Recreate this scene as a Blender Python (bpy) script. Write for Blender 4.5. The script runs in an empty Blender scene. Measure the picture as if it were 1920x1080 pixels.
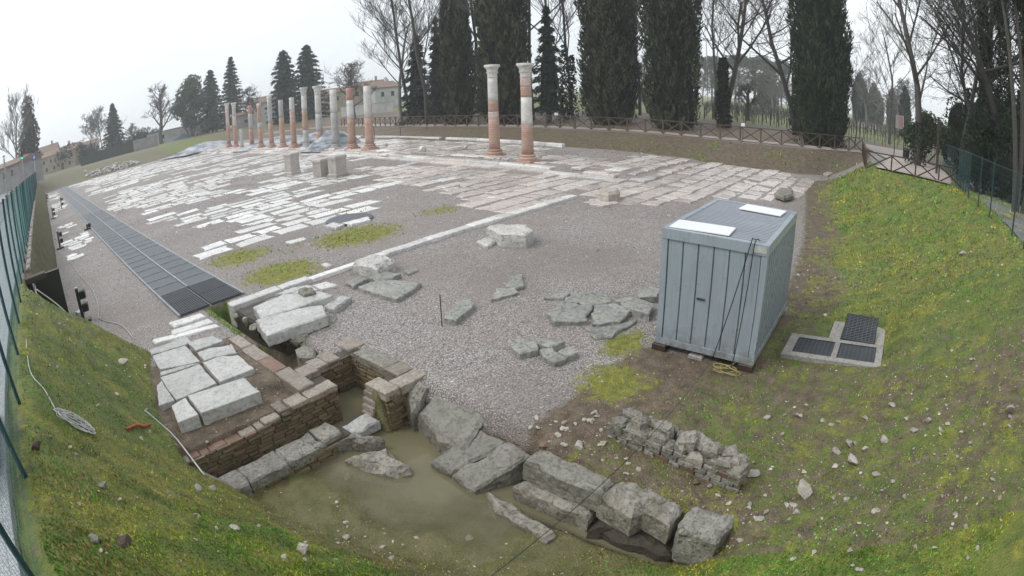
import bpy, bmesh, math, random
import numpy as np
from mathutils import Vector, Matrix
from mathutils import noise as mnoise

rnd = random.Random(7)
rng = np.random.default_rng(7)
R = math.radians
scene = bpy.context.scene
col = scene.collection

# ------------------------------------------------------------------ camera
CAM_H = 5.1                       # camera height above the gravel floor of the forum, metres
PITCH, ROLL, YAW = R(20.18), R(-1.82), R(-50.12)
K1, K3 = 0.90, 0.08               # lens: angle = K1 r + K3 r^3, r in half frame widths

def _cam_axes():
    cr, sr, cp, sp = math.cos(ROLL), math.sin(ROLL), math.cos(PITCH), math.sin(PITCH)
    A = Matrix(((1, 0, 0), (0, sp, cp), (0, cp, -sp)))
    Rm = Matrix(((cr, -sr, 0), (sr, cr, 0), (0, 0, 1)))
    c, s = math.cos(YAW), math.sin(YAW)
    B = Matrix(((c, -s, 0), (s, c, 0), (0, 0, 1)))
    return B @ A @ Rm             # columns: right, up, forward of the camera in the world
CAX = _cam_axes()
cam = bpy.data.cameras.new("camera")
cam.type = 'PANO'
cam.sensor_fit = 'HORIZONTAL'
cam.sensor_width = 36.0
_c = cam.cycles if hasattr(cam, "cycles") and hasattr(cam.cycles, "panorama_type") else cam
_c.panorama_type = 'FISHEYE_LENS_POLYNOMIAL'
_c.fisheye_fov = R(178)
_c.fisheye_polynomial_k0 = 0.0
_c.fisheye_polynomial_k1 = -K1 / 18.0
_c.fisheye_polynomial_k2 = 0.0
_c.fisheye_polynomial_k3 = -K3 / 18.0 ** 3
_c.fisheye_polynomial_k4 = 0.0
cam.clip_start = 0.05
cam.clip_end = 3000
camo = bpy.data.objects.new("camera", cam)
col.objects.link(camo)
right, upv, fwd = CAX.col[0], CAX.col[1], CAX.col[2]
mw = Matrix.Identity(4)
for i in range(3):
    mw[i][0], mw[i][1], mw[i][2] = right[i], upv[i], -fwd[i]
mw[0][3], mw[1][3], mw[2][3] = 0, 0, CAM_H
camo.matrix_world = mw
scene.camera = camo

# ------------------------------------------------------------------ world, sun, exposure
SUN_EL, SUN_AZ = R(50), R(-48)
world = bpy.data.worlds.new("World")
scene.world = world
world.use_nodes = True
wt = world.node_tree
for n in list(wt.nodes):
    wt.nodes.remove(n)
sky = wt.nodes.new('ShaderNodeTexSky')
sky.sky_type = 'NISHITA'
sky.sun_disc = False
sky.sun_elevation = SUN_EL
sky.sun_rotation = SUN_AZ
sky.air_density = 2.0
sky.dust_density = 6.0
hs = wt.nodes.new('ShaderNodeHueSaturation')
hs.inputs['Saturation'].default_value = 0.10
wt.links.new(sky.outputs[0], hs.inputs['Color'])
mx = wt.nodes.new('ShaderNodeMix')
mx.data_type = 'RGBA'
mx.inputs[0].default_value = 0.86              # an even layer of low cloud over the clear sky
wt.links.new(hs.outputs[0], mx.inputs[6])
tc = wt.nodes.new('ShaderNodeTexCoord')
cn = wt.nodes.new('ShaderNodeTexNoise'); cn.inputs['Scale'].default_value = 1.6; cn.inputs['Detail'].default_value = 5; cn.inputs['Roughness'].default_value = .5
wt.links.new(tc.outputs['Generated'], cn.inputs['Vector'])
cr_ = wt.nodes.new('ShaderNodeValToRGB')
cr_.color_ramp.elements[0].position, cr_.color_ramp.elements[1].position = .35, .68
cr_.color_ramp.elements[0].color = (.66, .71, .765, 1); cr_.color_ramp.elements[1].color = (.80, .835, .865, 1)
wt.links.new(cn.outputs['Fac'], cr_.inputs[0])
sc_ = wt.nodes.new('ShaderNodeVectorMath'); sc_.operation = 'SCALE'; sc_.inputs['Scale'].default_value = 10.5
wt.links.new(cr_.outputs[0], sc_.inputs[0]); wt.links.new(sc_.outputs[0], mx.inputs[7])
bg = wt.nodes.new('ShaderNodeBackground')
bg.inputs['Strength'].default_value = 0.10
wt.links.new(mx.outputs[2], bg.inputs['Color'])
wo = wt.nodes.new('ShaderNodeOutputWorld')
wt.links.new(bg.outputs[0], wo.inputs['Surface'])

sun = bpy.data.lights.new("sun", 'SUN')
sun.energy = 1.0
sun.angle = R(25)
sun.color = (1.0, 0.97, 0.93)
suno = bpy.data.objects.new("sun", sun)
col.objects.link(suno)
sd = Vector((math.sin(SUN_AZ) * math.cos(SUN_EL), math.cos(SUN_AZ) * math.cos(SUN_EL), math.sin(SUN_EL)))
suno.rotation_euler = sd.to_track_quat('Z', 'Y').to_euler()

scene.view_settings.view_transform = 'Standard'
scene.view_settings.look = 'None'
scene.view_settings.exposure = 0.55
scene.view_settings.gamma = 1.0
scene.view_settings.use_curve_mapping = False
scene.render.engine = 'CYCLES'
scene.cycles.max_bounces = 6
scene.cycles.diffuse_bounces = 3
scene.cycles.glossy_bounces = 3
scene.cycles.transmission_bounces = 4
scene.cycles.volume_bounces = 1
scene.cycles.transparent_max_bounces = 8
scene.cycles.use_denoising = True

# ------------------------------------------------------------------ from a pixel of the 1920x1080 survey picture to a place
def ray(px, py):
    x, y = (px - 960) / 960, -(py - 540) / 960
    r = math.hypot(x, y) or 1e-9
    th = K1 * r + K3 * r ** 3
    s = math.sin(th) / r
    return CAX @ Vector((x * s, y * s, math.cos(th)))
def G(px, py, z=0.0):
    """the point at height z seen at that pixel"""
    v = ray(px, py)
    t = (z - CAM_H) / v.z
    return Vector((v.x * t, v.y * t, z))
def PX(pts, z=0.0):
    return [(lambda q: (q.x, q.y))(G(a, b, z)) for a, b in pts]
def foot(px, py, D):
    v = ray(px, py)
    s = D / math.hypot(v.x, v.y)
    return (v.x * s, v.y * s)
def elev(px, py, D):
    v = ray(px, py)
    return CAM_H + v.z * D / math.hypot(v.x, v.y)

# ------------------------------------------------------------------ helpers
def tag(o, label=None, cat=None, group=None, kind=None):
    if label: o["label"] = label
    if cat: o["category"] = cat
    if group: o["group"] = group
    if kind: o["kind"] = kind
    elif cat: o["kind"] = "thing"
    return o
def empty(name, label, cat, loc=(0, 0, 0), rz=0.0, group=None):
    o = bpy.data.objects.new(name, None)
    o.empty_display_size = 0.1
    col.objects.link(o)
    o.location = loc
    o.rotation_euler = (0, 0, rz)
    return tag(o, label, cat, group)
def link_mesh(name, me, mat, parent=None, loc=None, rot=None):
    o = bpy.data.objects.new(name, me)
    if mat is not None and not me.materials:
        me.materials.append(mat)
    col.objects.link(o)
    if loc is not None: o.location = loc
    if rot is not None: o.rotation_euler = rot
    if parent is not None: o.parent = parent
    return o
def np_mesh(name, V, F, C=None, smooth=False):
    """mesh from numpy arrays; F is (n,k); C per-vertex colour (n,3) into the attribute 'tint'"""
    V = np.asarray(V, np.float32); F = np.asarray(F, np.int32)
    me = bpy.data.meshes.new(name)
    k = F.shape[1]
    me.vertices.add(len(V)); me.vertices.foreach_set("co", V.ravel())
    me.loops.add(F.size); me.loops.foreach_set("vertex_index", F.ravel())
    me.polygons.add(len(F))
    me.polygons.foreach_set("loop_start", np.arange(0, F.size, k, dtype=np.int32))
    if smooth: me.polygons.foreach_set("use_smooth", np.ones(len(F), bool))
    me.update(calc_edges=True)
    if C is not None:
        a = me.color_attributes.new("tint", 'FLOAT_COLOR', 'POINT')
        a.data.foreach_set("color", np.concatenate([np.asarray(C, np.float32), np.ones((len(V), 1), np.float32)], 1).ravel())
    return me
class MB:
    """collects shapes for ONE mesh"""
    def __init__(s): s.v, s.f = [], []
    def add(s, vs, fs):
        b = len(s.v); s.v.extend([tuple(p) for p in vs]); s.f.extend([tuple(i + b for i in f) for f in fs])
    def box(s, x0, x1, y0, y1, z0, z1, b=0.0):
        if b <= 0:
            s.add([(x0, y0, z0), (x1, y0, z0), (x1, y1, z0), (x0, y1, z0), (x0, y0, z1), (x1, y0, z1), (x1, y1, z1), (x0, y1, z1)],
                  [(3, 2, 1, 0), (4, 5, 6, 7), (0, 1, 5, 4), (1, 2, 6, 5), (2, 3, 7, 6), (3, 0, 4, 7)])
        else:
            s.prism([(x0, y0), (x1, y0), (x1, y1), (x0, y1)], z0, z1, b)
    def prism(s, poly, z0, z1, b=0.0, jit=0.0, tilt=(0, 0)):
        n = len(poly)
        cx = sum(p[0] for p in poly) / n; cy = sum(p[1] for p in poly) / n
        ar = sum(poly[i][0] * poly[(i + 1) % n][1] - poly[(i + 1) % n][0] * poly[i][1] for i in range(n))
        if ar < 0: poly = poly[::-1]
        def zz(p, z): return z + (p[0] - cx) * tilt[0] + (p[1] - cy) * tilt[1] + (rnd.uniform(-jit, jit) if jit else 0)
        rings = [[(p[0], p[1], z0) for p in poly]]
        if b > 0:
            rings.append([(p[0], p[1], zz(p, z1 - b)) for p in poly])
            ins = []
            for i in range(n):
                p = poly[i]; dx, dy = cx - p[0], cy - p[1]; d = math.hypot(dx, dy) or 1
                q = min(b * 1.3, d * .4)
                ins.append((p[0] + dx / d * q, p[1] + dy / d * q, zz(p, z1)))
            rings.append(ins)
        else:
            rings.append([(p[0], p[1], zz(p, z1)) for p in poly])
        vs = [v for r_ in rings for v in r_]
        fs = [tuple(range(n - 1, -1, -1)), tuple(range((len(rings) - 1) * n, len(rings) * n))]
        for k in range(len(rings) - 1):
            for i in range(n):
                j = (i + 1) % n
                fs.append((k * n + i, k * n + j, (k + 1) * n + j, (k + 1) * n + i))
        s.add(vs, fs)
    def tube(s, pts, rad, n=6, cap=True):
        pts = [Vector(p) for p in pts]
        rs = rad if isinstance(rad, (list, tuple)) else [rad] * len(pts)
        vs, fs = [], []
        up = Vector((0, 0, 1))
        prev = None
        for i, p in enumerate(pts):
            d = (pts[min(i + 1, len(pts) - 1)] - pts[max(i - 1, 0)])
            d = d.normalized() if d.length > 1e-9 else Vector((0, 0, 1))
            if prev is None:
                u = d.cross(up) if abs(d.z) < .95 else d.cross(Vector((1, 0, 0)))
            else:
                u = prev - d * prev.dot(d)
                if u.length < 1e-6: u = d.cross(up)
            u.normalize(); prev = u
            w = d.cross(u)
            for k in range(n):
                a = 2 * math.pi * k / n
                q = p + (u * math.cos(a) + w * math.sin(a)) * rs[i]
                vs.append((q.x, q.y, q.z))
        for i in range(len(pts) - 1):
            for k in range(n):
                j = (k + 1) % n
                fs.append((i * n + k, i * n + j, (i + 1) * n + j, (i + 1) * n + k))
        if cap:
            fs.append(tuple(range(n - 1, -1, -1))); fs.append(tuple(range((len(pts) - 1) * n, len(pts) * n)))
        s.add(vs, fs)
    def bar(s, a, b, w, h):
        """square bar from a to b, w wide (horizontal), h high"""
        a, b = Vector(a), Vector(b); d = (b - a).normalized()
        u = d.cross(Vector((0, 0, 1)))
        if u.length < 1e-4: u = Vector((1, 0, 0))
        u.normalize(); q = u.cross(d)
        vs = []
        for p in (a, b):
            for su, sq in ((-1, -1), (1, -1), (1, 1), (-1, 1)):
                vs.append(p + u * (w / 2 * su) + q * (h / 2 * sq))
        s.add(vs, [(0, 1, 2, 3), (7, 6, 5, 4), (0, 4, 5, 1), (1, 5, 6, 2), (2, 6, 7, 3), (3, 7, 4, 0)])
    def lathe(s, prof, n=16, cx=0, cy=0, z0=0, wob=None):
        vs, fs = [], []
        for r_, z in prof:
            for k in range(n):
                a = 2 * math.pi * k / n
                rr = r_ * (wob(a, z) if wob else 1)
                vs.append((cx + rr * math.cos(a), cy + rr * math.sin(a), z0 + z))
        m = len(prof)
        for i in range(m - 1):
            for k in range(n):
                j = (k + 1) % n
                fs.append((i * n + k, i * n + j, (i + 1) * n + j, (i + 1) * n + k))
        fs.append(tuple(range(n - 1, -1, -1))); fs.append(tuple(range((m - 1) * n, m * n)))
        s.add(vs, fs)
    def mesh(s, name="mesh", smooth=False):
        me = bpy.data.meshes.new(name)
        me.from_pydata(s.v, [], s.f)
        if smooth: me.polygons.foreach_set("use_smooth", [True] * len(me.polygons))
        me.update()
        return me
    def build(s, name, mat, parent=None, smooth=False, loc=None, rot=None):
        return link_mesh(name, s.mesh(name, smooth), mat, parent, loc, rot)

def _hash(ix, iy, k=0):
    h = (ix.astype(np.int64) * 374761393 + iy.astype(np.int64) * 668265263 + k * 974711) & 0x7fffffff
    h = ((h ^ (h >> 13)) * 1274126177) & 0x7fffffff
    return ((h ^ (h >> 16)) & 0xffff) / 65535.0
def vnoise(x, y, k=0):
    x = np.asarray(x, float); y = np.asarray(y, float)
    ix, iy = np.floor(x), np.floor(y)
    fx, fy = x - ix, y - iy
    fx, fy = fx * fx * (3 - 2 * fx), fy * fy * (3 - 2 * fy)
    a = _hash(ix, iy, k); b = _hash(ix + 1, iy, k); c = _hash(ix, iy + 1, k); d = _hash(ix + 1, iy + 1, k)
    return (a * (1 - fx) + b * fx) * (1 - fy) + (c * (1 - fx) + d * fx) * fy
def fbm(x, y, k=0, o=3):
    t = 0; a = 1; n = 0
    for i in range(o):
        t = t + a * vnoise(x * 2 ** i, y * 2 ** i, k + 17 * i); n += a; a *= .5
    return t / n
def sstep(a, b, x):
    t = np.clip((np.asarray(x, float) - a) / (b - a), 0, 1)
    return t * t * (3 - 2 * t)

# ------------------------------------------------------------------ materials
MATS = {}
class NT:
    def __init__(s, name, rough=0.7, spec=0.5):
        s.m = bpy.data.materials.new(name); s.m.use_nodes = True
        s.t = s.m.node_tree; s.b = s.t.nodes["Principled BSDF"]
        s.b.inputs["Roughness"].default_value = rough
        s.b.inputs["Specular IOR Level"].default_value = spec
        MATS[name] = s.m
        s.pos = s.t.nodes.new("ShaderNodeNewGeometry").outputs["Position"]
    def n(s, typ, **kw):
        nd = s.t.nodes.new("ShaderNode" + typ)
        for k, v in kw.items():
            if k in nd.inputs: s.put(nd.inputs[k], v)
            else: setattr(nd, k, v)
        return nd
    def put(s, sock, v):
        if hasattr(v, "is_output"): s.t.links.new(v, sock)
        elif isinstance(v, (tuple, list)) and len(v) == 3 and len(sock.default_value) == 4: sock.default_value = (*v, 1)
        else: sock.default_value = v
    def noise(s, scale, detail=4, rough=.6, vec=None, out="Fac"):
        nd = s.n("TexNoise"); nd.inputs["Scale"].default_value = scale
        nd.inputs["Detail"].default_value = detail; nd.inputs["Roughness"].default_value = rough
        s.t.links.new(vec if vec is not None else s.pos, nd.inputs["Vector"])
        return nd.outputs[out]
    def vor(s, scale, out="Color", vec=None, feature='F1', rand=1.0):
        nd = s.n("TexVoronoi"); nd.feature = feature
        nd.inputs["Scale"].default_value = scale; nd.inputs["Randomness"].default_value = rand
        s.t.links.new(vec if vec is not None else s.pos, nd.inputs["Vector"])
        return nd.outputs[out]
    def ramp(s, fac, stops, interp='LINEAR'):
        nd = s.n("ValToRGB"); cr = nd.color_ramp; cr.interpolation = interp
        while len(cr.elements) < len(stops): cr.elements.new(0.5)
        for e, (p, c) in zip(cr.elements, stops):
            e.position = p
            e.color = (*c, 1) if isinstance(c, (tuple, list)) else (c, c, c, 1)
        s.t.links.new(fac, nd.inputs[0]); return nd.outputs[0]
    def mix(s, fac, a, b, mode='MIX'):
        nd = s.n("Mix"); nd.data_type = 'RGBA'; nd.blend_type = mode
        s.put(nd.inputs[0], fac); s.put(nd.inputs[6], a); s.put(nd.inputs[7], b)
        return nd.outputs[2]
    def math(s, op, a, b=0.0, clamp=False):
        nd = s.n("Math"); nd.operation = op; nd.use_clamp = clamp
        s.put(nd.inputs[0], a); s.put(nd.inputs[1], b); return nd.outputs[0]
    def attr(s, name, out="Color"):
        nd = s.n("Attribute"); nd.attribute_name = name; return nd.outputs[out]
    def sep(s, c):
        nd = s.n("SeparateColor"); s.t.links.new(c, nd.inputs[0]); return nd.outputs
    def rand(s): return s.n("ObjectInfo").outputs["Random"]
    def color(s, c): s.put(s.b.inputs["Base Color"], c)
    def rough(s, c): s.put(s.b.inputs["Roughness"], c)
    def bump(s, h, dist=.01, strength=1.0):
        nd = s.n("Bump"); nd.inputs["Distance"].default_value = dist; nd.inputs["Strength"].default_value = strength
        s.t.links.new(h, nd.inputs["Height"]); s.t.links.new(nd.outputs[0], s.b.inputs["Normal"])

def stone_mat(name, c1, c2, dark, scale=3.0, rough=.45, bump=.012, vary=.35, pits=.5, moss=None, tint=False, obj=False, courses=False, cracks=0):
    N = NT(name, rough, .5)
    vec = None
    if obj: vec = N.n("TexCoord").outputs["Object"]
    a = N.noise(scale, 6, .68, vec)
    c = N.mix(N.ramp(a, [(.32, 0.0), (.68, 1.0)]), c1, c2)
    st = N.noise(scale * .38, 5, .62, vec)                       # broad damp stains
    c = N.mix(N.ramp(st, [(.50, 0.0), (.70, pits * .55)]), c, tuple((x + y) * .5 for x, y in zip(c2, dark)))
    b = N.noise(scale * 5, 5, .75, vec)                          # pits and grime
    c = N.mix(N.ramp(b, [(.36, pits * .85), (.50, 0.0)]), c, dark)
    li = N.noise(scale * 2.3, 6, .8, vec)                        # pale lichen and lime bloom
    c = N.mix(N.ramp(li, [(.58, 0.0), (.70, .5)]), c, tuple(min(.85, x * 1.35 + .03) for x in c1))
    if cracks:
        wv = N.n("VectorMath"); wv.operation = 'MULTIPLY_ADD'
        N.t.links.new(N.noise(scale * .9, 3, .6, vec, "Color"), wv.inputs[0]); wv.inputs[1].default_value = (.35, .35, .35)
        N.t.links.new(vec if vec is not None else N.pos, wv.inputs[2])
        e = N.vor(cracks, "Distance", wv.outputs[0], 'DISTANCE_TO_EDGE')
        c = N.mix(N.math('MULTIPLY', N.ramp(e, [(.0, .75), (.022, 0.0)]), N.ramp(N.noise(cracks * .7, 3, .5, vec), [(.46, 0.0), (.58, 1.0)])), c, dark)
    v = N.math('ADD', N.math('MULTIPLY', N.rand(), vary), 1 - vary * .6)
    nd = N.n("Mix"); nd.data_type = 'RGBA'; nd.blend_type = 'MULTIPLY'; nd.inputs[0].default_value = 1
    N.put(nd.inputs[6], c); N.t.links.new(v, nd.inputs[7]); c = nd.outputs[2]
    if tint: c = N.mix(1.0, c, N.attr("tint"), 'MULTIPLY')
    if moss:
        mm = N.noise(scale * 1.7, 5, .7)
        c = N.mix(N.ramp(mm, [(.56, 0.0), (.68, moss[1])]), c, moss[0])
    N.color(c)
    N.rough(N.ramp(N.noise(scale * .8, 3), [(.3, rough * .6), (.7, min(1, rough * 1.5))]))
    h = N.math('ADD', N.noise(scale * 4, 6, .7, vec), N.math('MULTIPLY', b, .6))
    if courses:      # thin mortar beds between brick courses
        w = N.n("TexWave"); w.bands_direction = 'Z'; w.inputs["Scale"].default_value = 2.6; w.inputs["Distortion"].default_value = 1.2; w.inputs["Detail"].default_value = 2
        N.t.links.new(N.pos, w.inputs["Vector"])
        c = N.mix(N.ramp(w.outputs["Fac"], [(.12, .55), (.3, 0.0)]), c, tuple(x * .55 for x in c2)); N.color(c)
    N.bump(h, bump, .9)
    return N.m
def plain_mat(name, c, rough=.6, metal=0.0, vary=.15, scale=4.0, c2=None, bump=0.0, spec=.5):
    N = NT(name, rough, spec)
    N.b.inputs["Metallic"].default_value = metal
    k = c2 or tuple(x * .65 for x in c)
    a = N.noise(scale, 5, .65)
    cc = N.mix(N.ramp(a, [(.35, 0.0), (.7, 1.0)]), c, k)
    v = N.math('ADD', N.math('MULTIPLY', N.rand(), vary), 1 - vary * .5)
    nd = N.n("Mix"); nd.data_type = 'RGBA'; nd.blend_type = 'MULTIPLY'; nd.inputs[0].default_value = 1
    N.put(nd.inputs[6], cc); N.t.links.new(v, nd.inputs[7]); cc = nd.outputs[2]
    N.color(cc)
    if bump: N.bump(N.noise(scale * 6, 5, .7), bump, .8)
    return N.m
def tint_mat(name, rough=.7, mul=1.0, spec=.3, trans=0.0):
    N = NT(name, rough, spec)
    c = N.attr("tint")
    v = N.noise(2.5, 3)
    c = N.mix(1.0, c, N.ramp(v, [(.3, .75 * mul), (.7, 1.2 * mul)]), 'MULTIPLY')
    N.color(c)
    return N.m

M_W = stone_mat("wet_white_marble", (.82, .80, .78), (.62, .605, .58), (.28, .26, .24), 1.4, .30, .010, .40, .65)
M_WS = stone_mat("wet_white_marble_far", (.80, .785, .76), (.62, .60, .575), (.30, .28, .26), 1.4, .32, .010, 0.0, .65, tint=True)
M_P = stone_mat("pink_grey_paving", (.66, .585, .54), (.53, .475, .44), (.25, .215, .19), 1.3, .26, .010, .40, .6)
M_PS = stone_mat("pink_grey_paving_far", (.69, .62, .575), (.56, .505, .47), (.27, .235, .21), 1.3, .28, .008, 0.0, .45, tint=True)
M_G = stone_mat("wet_grey_limestone", (.53, .52, .50), (.40, .39, .37), (.12, .11, .10), 2.2, .30, .012, .25, .65)
M_GR = stone_mat("rough_weathered_limestone", (.36, .335, .29), (.205, .185, .15), (.04, .036, .03), 3.2, .45, .03, .35, .9, moss=((.09, .10, .03), .65), cracks=2.6)
M_GP = stone_mat("pitted_grey_block", (.36, .34, .30), (.22, .205, .175), (.035, .033, .03), 4.0, .42, .03, .25, .95, moss=((.085, .095, .03), .6), cracks=1.6)
M_SL = stone_mat("greenish_slate_ruin", (.38, .375, .34), (.25, .25, .23), (.06, .055, .05), 2.0, .33, .022, .3, .8, moss=((.08, .10, .03), .3), cracks=1.9)
M_BR = stone_mat("wet_ochre_brick", (.22, .165, .10), (.15, .115, .065), (.05, .038, .022), 7, .42, .012, .55, .7, moss=((.10, .10, .03), .5))
M_BRR = stone_mat("wet_red_brick", (.22, .135, .095), (.165, .10, .07), (.06, .035, .025), 7, .45, .012, .5, .6)
M_BRT = stone_mat("brick_wall_top", (.38, .325, .275), (.265, .22, .18), (.08, .065, .05), 4, .42, .015, .4, .85, moss=((.10, .10, .04), .35))
M_RK = stone_mat("pale_field_stone", (.52, .48, .42), (.33, .29, .24), (.10, .085, .07), 4, .5, .03, .5, .7, obj=False, moss=((.10, .10, .035), .35))
M_BG = stone_mat("wet_brown_grey_block", (.285, .27, .235), (.195, .18, .15), (.07, .065, .055), 2.6, .32, .03, .25, .8, moss=((.085, .09, .03), .6), cracks=1.3)
M_PB = stone_mat("pale_boulder", (.62, .60, .57), (.47, .45, .42), (.17, .16, .15), 2.0, .4, .03, .2, .7, cracks=1.2)
M_CONC = stone_mat("concrete", (.38, .36, .325), (.27, .255, .23), (.10, .095, .08), 3, .55, .012, .2, .75, moss=((.09, .09, .04), .4))
M_MOR = stone_mat("dark_wet_mortar", (.085, .07, .05), (.055, .047, .035), (.02, .018, .014), 6, .5, .03, .1, .8)
M_CB = stone_mat("column_brick", (.55, .365, .285), (.43, .275, .21), (.25, .16, .125), 4, .6, .01, .25, .6, courses=True)
M_CR = stone_mat("column_red", (.50, .29, .25), (.40, .22, .19), (.25, .15, .13), 3, .6, .01, .25, .6, courses=True)
M_CW = stone_mat("column_white", (.72, .70, .67), (.56, .54, .51), (.26, .25, .23), 2.2, .5, .012, .2, .6)
M_CP = stone_mat("pedestal_stone", (.50, .465, .43), (.38, .35, .32), (.16, .145, .13), 2.2, .5, .02, .2, .75)
M_CG = stone_mat("column_grey", (.50, .49, .48), (.38, .375, .37), (.17, .17, .165), 3, .5, .012, .25, .6)
M_CM = stone_mat("column_mottled", (.66, .60, .56), (.46, .28, .24), (.22, .15, .13), 2.4, .5, .012, .2, .5)
M_STEEL = plain_mat("container_steel", (.37, .42, .465), .28, 0, .05, 1.2, (.31, .355, .395), .002)
N = NT("container_steel_streaked", .28, .5)
mp = N.n("Mapping"); mp.inputs["Scale"].default_value = (9, 9, .5); N.t.links.new(N.pos, mp.inputs["Vector"])
c = N.mix(N.ramp(N.noise(1.2, 5, .6), [(.35, 0.0), (.7, 1.0)]), (.315, .365, .41), (.27, .315, .355))
c = N.mix(N.ramp(N.noise(1.4, 5, .7, mp.outputs[0]), [(.48, 0.0), (.66, .55)]), c, (.235, .25, .255))
zz = N.n("SeparateXYZ"); N.t.links.new(N.pos, zz.inputs[0])
c = N.mix(N.math('MULTIPLY', N.ramp(zz.outputs[2], [(.12, .8), (.55, 0.0)]), N.ramp(N.noise(7, 5, .7), [(.4, 0.0), (.6, 1.0)])), c, (.16, .135, .10))
c = N.mix(N.ramp(N.noise(11, 6, .8), [(.66, 0.0), (.72, .7)]), c, (.20, .11, .06))
N.color(c); N.bump(N.noise(2.2, 3, .5), .012, .5); N.rough(N.ramp(N.noise(3, 4), [(.3, .22), (.7, .42)]))
M_STEEL = N.m
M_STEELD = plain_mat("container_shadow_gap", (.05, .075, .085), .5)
M_ROOF = plain_mat("container_roof_zinc", (.36, .38, .42), .25, .25, .05, 1.0, (.29, .31, .35), .002)
M_WB = plain_mat("white_board", (.86, .87, .88), .3, 0, .02, 1, (.82, .83, .84))
M_GRT = plain_mat("grating_steel", (.105, .115, .128), .45, .3, .12, 3, (.08, .088, .10))
M_GRF = plain_mat("grating_frame", (.36, .38, .40), .4, .4, .1, 3)
M_WOOD = plain_mat("fence_wood", (.10, .062, .042), .55, 0, .35, 6, (.065, .04, .028), .004)
M_WOODT = plain_mat("fence_wood_dark", (.055, .035, .026), .55, 0, .3, 6)
M_TEAL = plain_mat("green_coated_wire", (.09, .27, .27), .4, 0, .05, 2, (.07, .22, .22))
M_TEALD = plain_mat("dark_green_wire", (.03, .11, .10), .4, 0, .05, 2, (.025, .09, .085))
M_TEALP = plain_mat("green_coated_post", (.012, .045, .055), .4, 0, .1, 2)
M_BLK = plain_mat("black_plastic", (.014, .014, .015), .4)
M_DKM = plain_mat("dark_metal", (.03, .03, .032), .45, .3)
M_PIPE = plain_mat("pale_pipe", (.55, .54, .52), .4)
M_ORG = plain_mat("orange_hose", (.42, .085, .03), .45)
M_YEL = plain_mat("yellow_hose", (.40, .33, .14), .5)
M_BARK = plain_mat("bark", (.085, .075, .068), .8, 0, .3, 9, (.045, .04, .036), .02)
M_BARKP = plain_mat("pale_bark", (.16, .15, .14), .8, 0, .3, 9, (.09, .085, .08), .02)
M_BARKD = plain_mat("dark_bark", (.04, .035, .032), .8, 0, .3, 9, (.02, .018, .016), .02)
M_LEAF = tint_mat("foliage", .8, 1.0, .08)
M_GRASS = tint_mat("grass_blades", .55, 1.0, .3)
M_PEB = tint_mat("pebbles", .45, 1.0, .5)
M_CREAM = plain_mat("cream_render", (.37, .315, .235), .8, 0, .1, .6)
M_WHITEW = plain_mat("white_render", (.50, .50, .49), .7, 0, .1, .5)
M_TILE = plain_mat("roof_tiles", (.20, .12, .085), .7, 0, .2, 1.5, (.13, .09, .07))
M_GREYW = plain_mat("grey_render", (.28, .27, .26), .8, 0, .2, .6)
M_GLASS = plain_mat("window_glass", (.03, .035, .04), .12)
M_TARP = plain_mat("white_tarp", (.60, .62, .65), .4, 0, .1, .7, (.42, .44, .47), .01)
M_TARPB = plain_mat("blue_grey_tarp", (.12, .14, .20), .35, 0, .2, 1.2, (.06, .07, .10), .01)
M_PINK = plain_mat("sign_print", (.45, .26, .25), .5, 0, 0, 3, (.36, .20, .20))
M_HEDGE = plain_mat("hedge_netting", (.05, .065, .055), .8, 0, .2, 2)
M_SOILR = plain_mat("soil_clods", (.10, .07, .05), .8, 0, .4, 8, (.06, .04, .03), .02)

# water: brown, shallow, still
N = NT("muddy_water", .06, .5)
N.color(N.ramp(N.noise(.9, 4, .55), [(.3, (.15, .138, .075)), (.7, (.21, .19, .12))]))
N.put(N.b.inputs["Alpha"], N.ramp(N.attr("depth", "Fac"), [(.0, 0.05), (.10, .45), (.26, .80), (.6, .94)]))   # turbid: the deeper the less one sees the bottom
N.rough(N.ramp(N.noise(1.6, 3), [(.35, .05), (.7, .16)]))
N.b.inputs["IOR"].default_value = 1.33
N.bump(N.noise(6, 2, .5), .002, .25)
M_WATER = N.m
# mossy retaining wall
N = NT("mossy_earth_wall", .8, .3)
a = N.noise(1.1, 5, .65)
c = N.mix(N.ramp(a, [(.35, 0.0), (.65, 1.0)]), (.165, .14, .085), (.115, .115, .035))
c = N.mix(N.ramp(N.noise(9, 5, .75), [(.40, .8), (.56, 0.0)]), c, (.045, .038, .022))
N.color(c); N.bump(N.noise(14, 6, .75), .05, 1.0)
M_MWALL = N.m
# asphalt pavement by the street, wet
N = NT("wet_pavement", .35, .5)
N.color(N.mix(N.ramp(N.noise(45, 3, .8), [(.42, 0.0), (.58, 1.0)]), (.16, .17, .18), (.42, .43, .44)))
N.bump(N.noise(60, 3, .7), .004, .6)
M_PAVE = N.m
M_ROAD = plain_mat("wet_asphalt", (.16, .165, .17), .35, 0, 0, .8, (.22, .225, .23))
N = NT("pale_gravel_path", .7, .3)
c = N.mix(N.ramp(N.noise(.7, 5), [(.35, 0.0), (.7, 1.0)]), (.52, .45, .41), (.40, .34, .30))
c = N.mix(N.ramp(N.noise(24, 3, .8), [(.35, .7), (.52, 0.0)]), c, (.16, .13, .12))
N.color(c); N.bump(N.noise(30, 4, .7), .015, .8)
M_PATH = N.m

N = NT("grey_gravel_track", .5, .4)
c = N.mix(N.ramp(N.noise(.9, 5), [(.35, 0.0), (.7, 1.0)]), (.24, .235, .23), (.14, .135, .13))
c = N.mix(N.ramp(N.noise(22, 3, .8), [(.35, .7), (.52, 0.0)]), c, (.07, .068, .065))
N.color(c); N.bump(N.noise(30, 4, .7), .015, .8)
M_TRACK = N.m
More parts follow.
